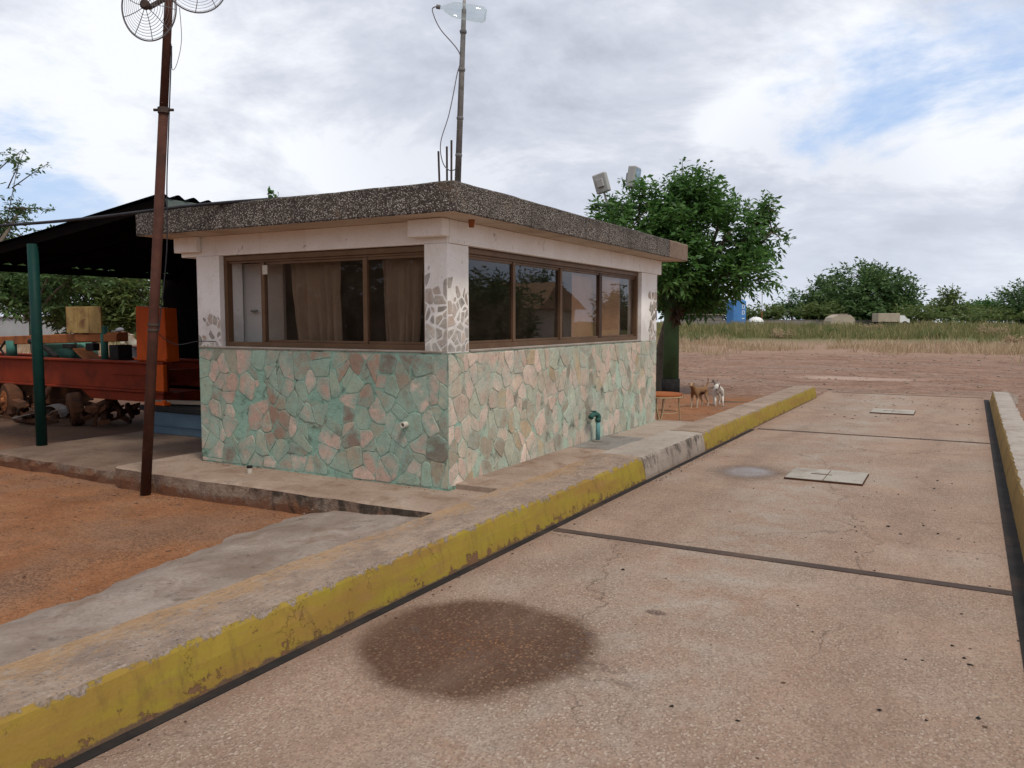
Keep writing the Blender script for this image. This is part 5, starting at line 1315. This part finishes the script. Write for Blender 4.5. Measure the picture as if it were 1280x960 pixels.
# far trees on the right
G2 = 'trees along the far edge of the field'
big('broad dark green tree, the tallest on the far edge of the field', 1085, 400, 106, [(1080, 368, 48, 30), (1045, 376, 38, 26), (1118, 372, 34, 26), (1075, 345, 34, 14), (1100, 350, 32, 14), (1020, 372, 18, 22), (1140, 380, 16, 16), (1080, 388, 60, 12), (1028, 358, 14, 12)], 3000, .62, m_leaf2, 51, G2, .4, 1.6, fill=.5)
big('small loose tree left of the broad far tree', 990, 400, 110, [(990, 382, 18, 14), (1005, 390, 16, 10), (985, 376, 10, 8), (975, 386, 10, 8)], 500, .55, m_leaf, 52, G2, .2, 1.4)
big('low green scrub beside the blue tank, left of the thin mast', 960, 402, 108, [(945, 391, 16, 7), (965, 393, 18, 7), (930, 392, 14, 8)], 420, .55, m_leaf3, 53, G2, .15, 1.3)
big('dark bushes seen between the hut tree and the blue tank', 880, 402, 104, [(880, 388, 26, 12), (855, 386, 22, 14), (903, 390, 12, 10), (900, 382, 8, 6)], 700, .55, m_leaf2, 54, G2, .2, 1.4)
big('thin yellowish tree with sparse top right of the broad far tree', 1190, 400, 112, [(1185, 389, 28, 10), (1205, 391, 24, 8), (1188, 370, 14, 7), (1168, 390, 18, 9)], 620, .6, m_leaf3, 55, G2, .2, 1.5)
big('pale green tree with flat top beside the dark tree at the picture edge', 1225, 400, 116, [(1222, 390, 22, 9), (1240, 386, 10, 8), (1210, 388, 12, 7), (1238, 390, 18, 8)], 560, .6, m_leaf, 56, G2, .2, 1.5)
big('very dark rounded tree at the right end of the field edge', 1275, 402, 100, [(1275, 378, 28, 20), (1300, 378, 34, 24), (1262, 386, 16, 12), (1330, 380, 40, 26)], 1300, .55, m_leaf2, 57, G2, .25, 1.4)
big('low far bushes below the broad tree', 1120, 402, 98, [(1140, 394, 26, 7), (1165, 395, 22, 6), (1240, 395, 40, 6)], 500, .5, m_leaf3, 58, G2, .1, 1.2)
big('green bush right of the tents at the foot of the broad tree', 1040, 400, 103, [(1035, 390, 22, 9), (1010, 393, 18, 7)], 420, .55, m_leaf3, 59, G2, .12, 1.3)

# plants growing on the roof
def weed(label, c, hgt, n, seed):
    rr = random.Random(seed); t = thing('roof_weed', c, label, 'weed', 'weeds sprouting on the hut roof'); c = Vector(c); mb = MB(); P = []; D = []
    for k in range(3):
        e = c + Vector((rr.uniform(-.08, .08), rr.uniform(-.08, .08), hgt * rr.uniform(.7, 1))); mb.tube([c - Vector((0, 0, .02)), c.lerp(e, .5), e], [.006, .005, .003], 5)
        for i in range(n):
            v = np.array([rr.gauss(0, 1), rr.gauss(0, 1), rr.gauss(.3, .6)]); P.append(np.array(c.lerp(e, rr.uniform(.45, 1)))); D.append(v)
    mb.build('stem', m_bark, t); leafmesh('leaves', P, D, .075, m_leaf, t, seed, .6, .2)
weed('small leafy weed on the front roof edge left of the middle', (-6.10, 5.95, 2.74), .22, 9, 1)
weed('leafy weed on the roof just right of the bottle pole', (-4.95, 8.4, 2.74), .50, 22, 2)
weed('tiny weed low on the roof edge between the rebar groups', (-5.5, 6.0, 2.74), .06, 5, 3)

# low shrubs in the field
for k, (x, y, dd, rx, ry) in enumerate(((975, 428, 62, 14, 6), (1035, 424, 66, 10, 5), (1160, 426, 60, 16, 6), (1240, 424, 63, 18, 7), (905, 420, 70, 9, 4), (1195, 412, 80, 16, 5), (1090, 414, 78, 14, 4), (1010, 412, 85, 12, 4), (870, 428, 56, 12, 5), (1265, 436, 50, 10, 6))):
    b_ = dp(x, y, dd); z = gz(b_.x, b_.y); kk = dd / 1005
    lab = ['grey-green dry shrub left of the middle of the straw band', 'small shrub in the straw grass below the tents', 'wide olive shrub right of the broad tree in the dry grass', 'broad shrub in the dry grass near the picture edge', 'tiny shrub in the grass below the blue tank', 'olive shrub in the green field below the yellowish tree', 'low shrub in the green field below the truck', 'low shrub in the green field left of the tents', 'dry shrub beside the green mast at the field edge', 'shrub nearest the yard at the right picture edge'][k]
    tree(lab, (b_.x, b_.y, z), [((b_.x, b_.y, z + ry * kk * .8), (rx * kk, rx * kk, ry * kk)), ((b_.x + rx * kk * .6, b_.y, z + ry * kk * .6), (rx * kk * .6, rx * kk * .6, ry * kk * .7))], 130, 8, .16, m_leaf3 if k % 3 else m_dry, 120 + k, 'low shrubs in the field', .03, .4, name='shrub', fill=.6, cat='shrub')
# grass
def grass(name, label, r0, r1, n, hgt, mat, seed, wid, gapf):
    rnd = np.random.RandomState(seed); V_ = []; T = []
    rr = np.sqrt(rnd.uniform(r0 ** 2, r1 ** 2, n)); an = rnd.uniform(R(-14), R(76), n)
    P = []
    for r_, a in zip(rr, an):
        x = -math.sin(a) * r_; y = math.cos(a) * r_
        c = fbm(x * .22, y * .22, seed) + .5 * fbm(x * .9, y * .9, seed)
        wob = 7 * fbm(x * .05, y * .05, seed * 3.1) + 2.5 * fbm(x * .3, y * .3, seed)
        edge = min(1, (r_ + wob - r0 - 5) / 7, (r1 - 4 - r_ + wob) / 9)
        if c + (edge - 1) * .8 > gapf: P.append((x, y, gz(x, y) - .02, max(.3, min(1.3, .75 + c))))
    n = len(P); P = np.array(P); hh = hgt * P[:, 3] * rnd.uniform(.5, 1.25, n); ww = wid * rnd.uniform(.6, 1.4, n); th = rnd.uniform(0, 6.283, n)
    lean = rnd.normal(0, .3, (n, 2)) * hh[:, None]
    B = P[:, :3]; S_ = np.stack([np.cos(th) * ww, np.sin(th) * ww, np.zeros(n)], 1); Tp = B + np.concatenate([lean, hh[:, None]], 1)
    vs = np.stack([B - S_, B + S_, Tp + S_ * .15, Tp - S_ * .6], 1).reshape(-1, 3)
    me = bpy.data.meshes.new(name); me.vertices.add(4 * n); me.vertices.foreach_set('co', vs.astype(np.float32).ravel())
    me.loops.add(4 * n); me.loops.foreach_set('vertex_index', np.arange(4 * n, dtype=np.int32)); me.polygons.add(n); me.polygons.foreach_set('loop_start', np.arange(0, 4 * n, 4, dtype=np.int32)); me.update(calc_edges=True)
    at = me.attributes.new('tone', 'FLOAT_COLOR', 'FACE'); tn = np.clip(rnd.normal(.5, .22, n) + (P[:, 3] - .75) * .5, 0, 1)
    at.data.foreach_set('color', np.stack([tn, tn, tn, np.ones(n)], 1).astype(np.float32).ravel()); me.materials.append(mat); me.validate()
    o = bpy.data.objects.new(name, me); COL.objects.link(o); return tag(o, label, 'grass', None, 'stuff')
grass('dry_grass', 'band of dry straw-coloured grass beyond the gravel yard', 33, 66, 95000, .38, m_dry, 3, .018, -.14)
grass('dry_grass', 'scattered dry tufts at the near edge of the straw-coloured band', 28, 44, 16000, .22, m_dry, 8, .018, .2)
grass('green_grass', 'wide green weedy field between dry grass and far trees', 52, 106, 80000, .60, m_grn, 4, .045, -.4)

# loose stones and litter
def scatter(name, label, cat, n, fn, s0, s1, mat, seed, flat=.6):
    rr = random.Random(seed); mb = MB(); k = 0
    while k < n:
        q = fn(rr)
        if q is None: continue
        x, y, z = q; s_ = s0 * (s1 / s0) ** (rr.random() ** 2.2); k += 1
        vs = [];
        for (a, b_, c_) in ((1, 0, 0), (-1, 0, 0), (0, 1, 0), (0, -1, 0), (0, 0, 1), (0, 0, -1)):
            f = rr.uniform(.6, 1.2) * s_; vs.append((a * f + rr.uniform(-.3, .3) * s_, b_ * f + rr.uniform(-.3, .3) * s_, c_ * f * flat))
        cs, sn = math.cos(k), math.sin(k)
        mb.add([(x + u * cs - v * sn, y + u * sn + v * cs, z + w_ + s_ * flat * .3) for u, v, w_ in vs], [(0, 2, 4), (2, 1, 4), (1, 3, 4), (3, 0, 4), (2, 0, 5), (1, 2, 5), (3, 1, 5), (0, 3, 5)])
    return tag(mb.build(name, mat), label, cat, None, 'stuff')
def f_dirt(rr):
    x = rr.uniform(-11, -3.6); y = rr.uniform(1.2, 5.15) if rr.random() < .75 else 5.0 - abs(rr.gauss(0, .14))
    if x > -4.9 and y < 4.9: return None
    return (x, y, gz(x, y))
scatter('gravel', 'small stones scattered on the red dirt in front of the hut', 'gravel', 1700, f_dirt, .004, .022, m_dirtstone, 1)
def f_apron(rr):
    x = rr.uniform(-4.7, -3.5); y = rr.uniform(1.6, 5.0)
    return (x, y, -.05 + .185 * (.75 + .25 * (x + 4.8) / 1.3))
scatter('gravel', 'small crumbs and pale chips on the old concrete apron', 'gravel', 120, f_apron, .003, .016, m_stonechip, 12, .4)
o = MB().tube(spline([(-3.55, 15.0, .11), (-3.1, 15.1, .10), (-2.95, 15.0, .04)]) if False else spline([(-4.0, 15.3, .11), (-3.75, 15.25, .115), (-3.45, 15.4, .11)]), [.02] * 9 + [.018] * 7 + [.012], 6).build('fallen_branch', m_bark, smooth=True)
tag(o, 'dark fallen branch on the red dirt just right of the dogs', 'branch')
o = MB().obox((-9.98, 5.02, .02), (1, .3, 0), (-.3, 1, 0), (0, 0, 1), .10, .05, .03).build('teal_scrap', m_teal, bevel=.015); tag(o, 'small teal scrap on the dirt at the far left slab end', 'scrap piece')
def f_yard(rr):
    y = 20 + 26 * rr.random() ** 1.3; x = rr.uniform(-26, 9); return (x, y, gz(x, y))
scatter('gravel', 'loose stones strewn over the bare yard beyond the deck', 'gravel', 6500, f_yard, .008, .075, m_stonechip, 2)
def f_back(rr):
    y = rr.uniform(11.3, 20); x = rr.uniform(-12, -3.35); return (x, y, gz(x, y))
scatter('gravel', 'small stones on the dirt behind the kerb near the dogs', 'gravel', 500, f_back, .005, .03, m_dirtstone, 3)
def f_deck(rr):
    y = .8 + 18.8 * rr.random(); x = rr.uniform(-2.7, .4)
    return (x, y, .0) 
scatter('litter', 'dark dead leaves and crumbs scattered on the concrete deck', 'litter', 230, f_deck, .004, .016, m_litter, 4, .35)
def f_pel(rr):
    y = rr.uniform(3.2, 9.5); return (rr.uniform(-.75, .38) if rr.random() < .75 else rr.uniform(-2.4, .3), y, 0)
scatter('litter', 'dark round droppings scattered on the right half of the deck', 'litter', 42, f_pel, .009, .018, m_black, 9, .6)
def f_kerb(rr):
    y = 1 + 17 * rr.random() if rr.random() < .5 else rr.uniform(7.7, 10.5); x = kx(y) + .06 + abs(rr.gauss(0, .045)); return (x, y, .003)
scatter('litter', 'dirt crumbs gathered along the foot of the yellow kerb', 'litter', 380, f_kerb, .003, .013, m_litter, 5, .45)
def f_far(rr):
    y = rr.uniform(14.5, 19.6); x = rr.uniform(-2.5, .4); return (x, y, 0)
scatter('litter', 'dark crumbs on the far end of the deck', 'litter', 160, f_far, .008, .028, m_litter, 6, .4)
def f_walk(rr):
    x = rr.uniform(-7.2, -3.5); y = 5.66 - abs(rr.gauss(0, .03)); return (x, y, .19)
scatter('litter', 'crumbs along the foot of the stone wall', 'litter', 130, f_walk, .003, .01, m_litter, 7, .5)

# ------------------------------------------------------------------ far things
b_ = dp(920, 402, 95); zb = gz(b_.x, b_.y)
bt = thing('blue_tank', (b_.x, b_.y, zb), 'tall blue tank with white lettering standing at the far field edge', 'tank')
ax = (RT * .92 + FH * .38).normalized(); ay = Vector((-ax.y, ax.x, 0)); c = Vector((b_.x, b_.y, zb))
MB().obox(c + Vector((0, 0, 1.55)), ax, ay, (0, 0, 1), .92, .7, 1.6).build('body', m_bluetank, bt, bevel=.12)
mb = MB()
fc = c - ay * .706
def bar(u, z, w_, h_): mb.obox(fc + ax * u + Vector((0, 0, z)), ax, ay, (0, 0, 1), w_, .006, h_)
for z0 in (2.45, 1.75):
    bar(.32, z0, .035, .22); bar(.62, z0, .035, .22); bar(.47, z0 + .2, .12, .03); bar(.47, z0 - .2, .12, .03)
bar(.47, 1.05, .18, .05); bar(-.35, .5, .2, .05)
mb.build('lettering', m_whitesurf, bt)
mb = MB(); mb.obox(c + Vector((0, 0, 3.17)), ax, ay, (0, 0, 1), .75, .55, .05); mb.build('lid', m_bluetank, bt, bevel=.03)
b_ = dp(945, 401, 94); zb = gz(b_.x, b_.y)
dm_ = thing('white_dome', (b_.x, b_.y, zb), 'white rounded dish lying beside the blue tank', 'dome')
MB().lathe((b_.x, b_.y, zb), (0, 0, 1), [(0, .85), (.6, .88), (.85, .8), (1.05, .62), (1.18, .35), (1.22, .05)], 24).build('shell', m_whitesurf, dm_, smooth=True)
MB().lathe((b_.x, b_.y, zb), (0, 0, 1), [(.55, .9), (.62, .93), (.66, .9)], 24).build('rim', m_lampgrey, dm_)
b_ = dp(952, 402, 97); zb = gz(b_.x, b_.y)
am = thing('radio_mast', (b_.x, b_.y, zb), 'thin white and rust mast just right of the blue tank', 'mast')
MB().tube([(b_.x, b_.y, zb - .1), (b_.x, b_.y, zb + 2)], .07, 8).build('base_pole', m_rustorange, am); MB().tube([(b_.x, b_.y, zb + 2), (b_.x, b_.y, zb + 4.4)], .045, 8).build('upper_pole', m_lampgrey, am)
MB().box(b_.x - .15, b_.x + .15, b_.y - .03, b_.y + .03, zb + 3.9, zb + 3.95).build('crossbar', m_lampgrey, am)
b_ = dp(1189, 402, 118); zb = gz(b_.x, b_.y)
am = thing('radio_mast', (b_.x, b_.y, zb), 'thin grey mast rising above the yellowish far tree', 'mast')
MB().tube([(b_.x, b_.y, zb - .1), (b_.x, b_.y, zb + 3)], .07, 8).build('base_pole', m_lampgrey, am); MB().tube([(b_.x, b_.y, zb + 3), (b_.x, b_.y, zb + 6.3)], .045, 8).build('upper_pole', m_lampgrey, am)
b_ = dp(1050, 402, 92); zb = gz(b_.x, b_.y)
tn_ = thing('tent', (b_.x, b_.y, zb), 'beige canvas tent with rounded roof in front of the broad tree', 'tent')
mb = MB(); P = [(-1.35, 0), (-1.38, .75), (-1.2, 1.15), (-.5, 1.5), (.1, 1.55), (.8, 1.42), (1.25, 1.1), (1.38, .75), (1.35, 0)]
vs = [b_ * 1 + RT * u + FH * dd - Vector((0, 0, b_.z)) + Vector((0, 0, zb + v)) for dd in (-.9, 1.2) for u, v in P]; k = len(P)
mb.add(vs, [(i, i + 1, k + i + 1, k + i) for i in range(k - 1)] + [tuple(range(k)), tuple(reversed(range(k, 2 * k)))]); mb.build('canvas', m_beige, tn_)
MB().obox(Vector((b_.x, b_.y, zb + 1.54)) + FH * .15, RT, FH, (0, 0, 1), .5, 1.07, .03).build('ridge', m_plank, tn_)
b_ = dp(1112, 402, 93); zb = gz(b_.x, b_.y); c = Vector((b_.x, b_.y, zb))
tr_ = thing('parked_truck', (b_.x, b_.y, zb), 'beige box truck with white cab parked under the broad far tree', 'truck')
MB().obox(c + Vector((0, 0, 1.13)) - RT * .45, RT, FH, (0, 0, 1), 1.25, .8, .5).build('box_body', m_beige, tr_, bevel=.05)
mb = MB(); cc_ = c + RT * 1.3; pr_ = [(-.48, .55), (.65, .55), (.65, .95), (.35, 1.02), (.05, 1.38), (-.48, 1.42)]
vs = [cc_ + RT * u + FH * dd + Vector((0, 0, v)) for dd in (-.75, .75) for u, v in pr_]; k = len(pr_)
mb.add(vs, [(i, (i + 1) % k, k + (i + 1) % k, k + i) for i in range(k)] + [tuple(reversed(range(k))), tuple(range(k, 2 * k))]); mb.build('cab', m_whitesurf, tr_)
for u in (-1.1, 1.4):
    for dd in (-.7, .7):
        MB().lathe(c + RT * u + FH * (dd - .1) + Vector((0, 0, .38)), FH, [(0, .2), (0, .36), (.2, .36), (.2, .2)], 18).build('wheel', m_black, tr_)
MB().obox(c + Vector((0, 0, .58)), RT, FH, (0, 0, 1), 1.7, .6, .06).build('chassis', m_black, tr_)
p0, p1 = dp(850, 403, 99), dp(1160, 403, 103)
mb = MB(); v = (p1 - p0); v.z = 0; L = v.length; v.normalize(); m_ = (p0 + p1) / 2
mb.obox((m_.x, m_.y, 1.2), v, Vector((-v.y, v.x, 0)), (0, 0, 1), L / 2, .1, .52); mb.obox((m_.x, m_.y, 1.745), v, Vector((-v.y, v.x, 0)), (0, 0, 1), L / 2, .13, .02)
tag(mb.build('field_wall', m_farwall), 'long low grey wall along the far edge of the field', 'wall')
b_ = dp(880, 402, 101); c = Vector((b_.x, b_.y, gz(b_.x, b_.y)))
lr = thing('low_building', c, 'low building with pale flat roof behind the wall left of the blue tank', 'building')
MB().obox(c + Vector((0, 0, .75)), RT, FH, (0, 0, 1), 1.9, 1.5, .75).build('wall', m_farwall, lr); MB().obox(c + Vector((0, 0, 1.56)), RT, FH, (0, 0, 1), 2.1, 1.7, .06).build('roof', m_plank, lr)
c = Vector((-50.5, 30, gz(-50.5, 30)))
lw = thing('plain_building', c, 'light grey windowless building far behind the rig', 'building')
MB().obox(c + Vector((0, 0, .8)), RT, FH, (0, 0, 1), 2.6, 2, .9).build('wall', m_lightwall, lw); MB().obox(c + Vector((0, 0, 1.73)), RT, FH, (0, 0, 1), 2.75, 2.1, .04).build('roof', m_farwall, lw)

# the other side of the yard, seen mirrored in the side windows
c = Vector((20.5, 56, gz(20.5, 56)))
hs = thing('gabled_house', c, 'cream house with tan gabled roof mirrored in the side windows', 'house')
MB().box(18.2, 23.5, 50.2, 56.6, c.z - .1, c.z + 2.4).build('wall', m_creamwall, hs)
mb = MB(); mb.add([(17.6, 49.5, c.z + 2.3), (24.1, 49.5, c.z + 2.3), (24.1, 57.4, c.z + 2.3), (17.6, 57.4, c.z + 2.3), (17.9, 53.2, c.z + 4.3), (23.8, 53.2, c.z + 4.3)], [(0, 1, 5, 4), (2, 3, 4, 5), (0, 4, 3), (1, 2, 5), (3, 2, 1, 0)]); mb.build('roof', m_tanroof, hs)
MB().box(18.17, 18.2, 53, 54.2, c.z, c.z + 2.0).build('door', m_darkwall, hs)
G3 = 'trees mirrored in the side windows'
for k, (x, y, hh, lb) in enumerate(((15.5, 33, 4.2, 'dark tree mirrored in the first side pane, nearest the corner pillar'), (16.5, 38.5, 4.4, 'tall dark tree mirrored between the first two side panes'), (18, 44.5, 4.6, 'dark tree mirrored just left of the mirrored house'), (27, 67, 6.2, 'dark tree mirrored above the mirrored house'), (25, 82, 4.2, 'dark tree mirrored right of the mirrored house'), (14, 28, 3.9, 'dark tree mirrored low beside the corner pillar'))):
    z = gz(x, y); tree(lb, (x, y, z), [((x, y, z + hh * .55), (2.6, 3.0, hh * .45)), ((x + .5, y + 2.4, z + hh * .5), (2.2, 2.2, hh * .4)), ((x - .4, y - 2.4, z + hh * .48), (2.2, 2.2, hh * .4)), ((x, y, z + hh * .2), (2.4, 3.4, hh * .25))], 900, 8, .4, m_leaf2, 70 + k, G3, .16, .8, fill=.5)
G4 = 'added trees behind the camera that darken the front window'  # tree row added out of view to darken the front panes, wall and dirt
for k, (x, y, hh, lb) in enumerate(((-9, -13, 5.6, 'added unseen tree darkening the right pane of the front window'), (-14.5, -14, 6.0, 'added unseen tree darkening the middle of the front window'), (-20, -13, 5.6, 'added unseen tree darkening the middle pane by its left edge'), (-26, -12, 6.2, 'added unseen tree darkening the left of the front window'), (-3.5, -15, 5.4, 'added unseen tree darkening the front window beside the corner pillar'))):
    z = gz(x, y); tree(lb, (x, y, z), [((x, y, z + hh * .6), (3.0, 2.4, hh * .4)), ((x + 2.2, y, z + hh * .45), (2.3, 2.2, hh * .4)), ((x - 2.2, y + .4, z + hh * .45), (2.3, 2.2, hh * .4)), ((x, y, z + hh * .22), (3.2, 2.2, hh * .25))], 900, 8, .45, m_leaf2, 90 + k, G4, .18, .9, fill=.5)
c = Vector((20, 70.5, gz(20, 70.5)))
sl = thing('street_lamp', c, 'double-armed street lamp mirrored in the last side pane', 'street lamp')
MB().tube([c, c + Vector((0, 0, 4.6))], [.08, .05], 10).build('pole', m_lampgrey, sl); MB().tube([c + Vector((0, -1.7, 4.5)), c + Vector((0, 1.7, 4.5))], .04, 8).build('arm', m_lampgrey, sl)
for k in (-1, 1): MB().box(c.x - .15, c.x + .15, c.y + k * 1.7 - .35, c.y + k * 1.7 + .35, c.z + 4.38, c.z + 4.52).build('lamp_head', m_lampgrey, sl)
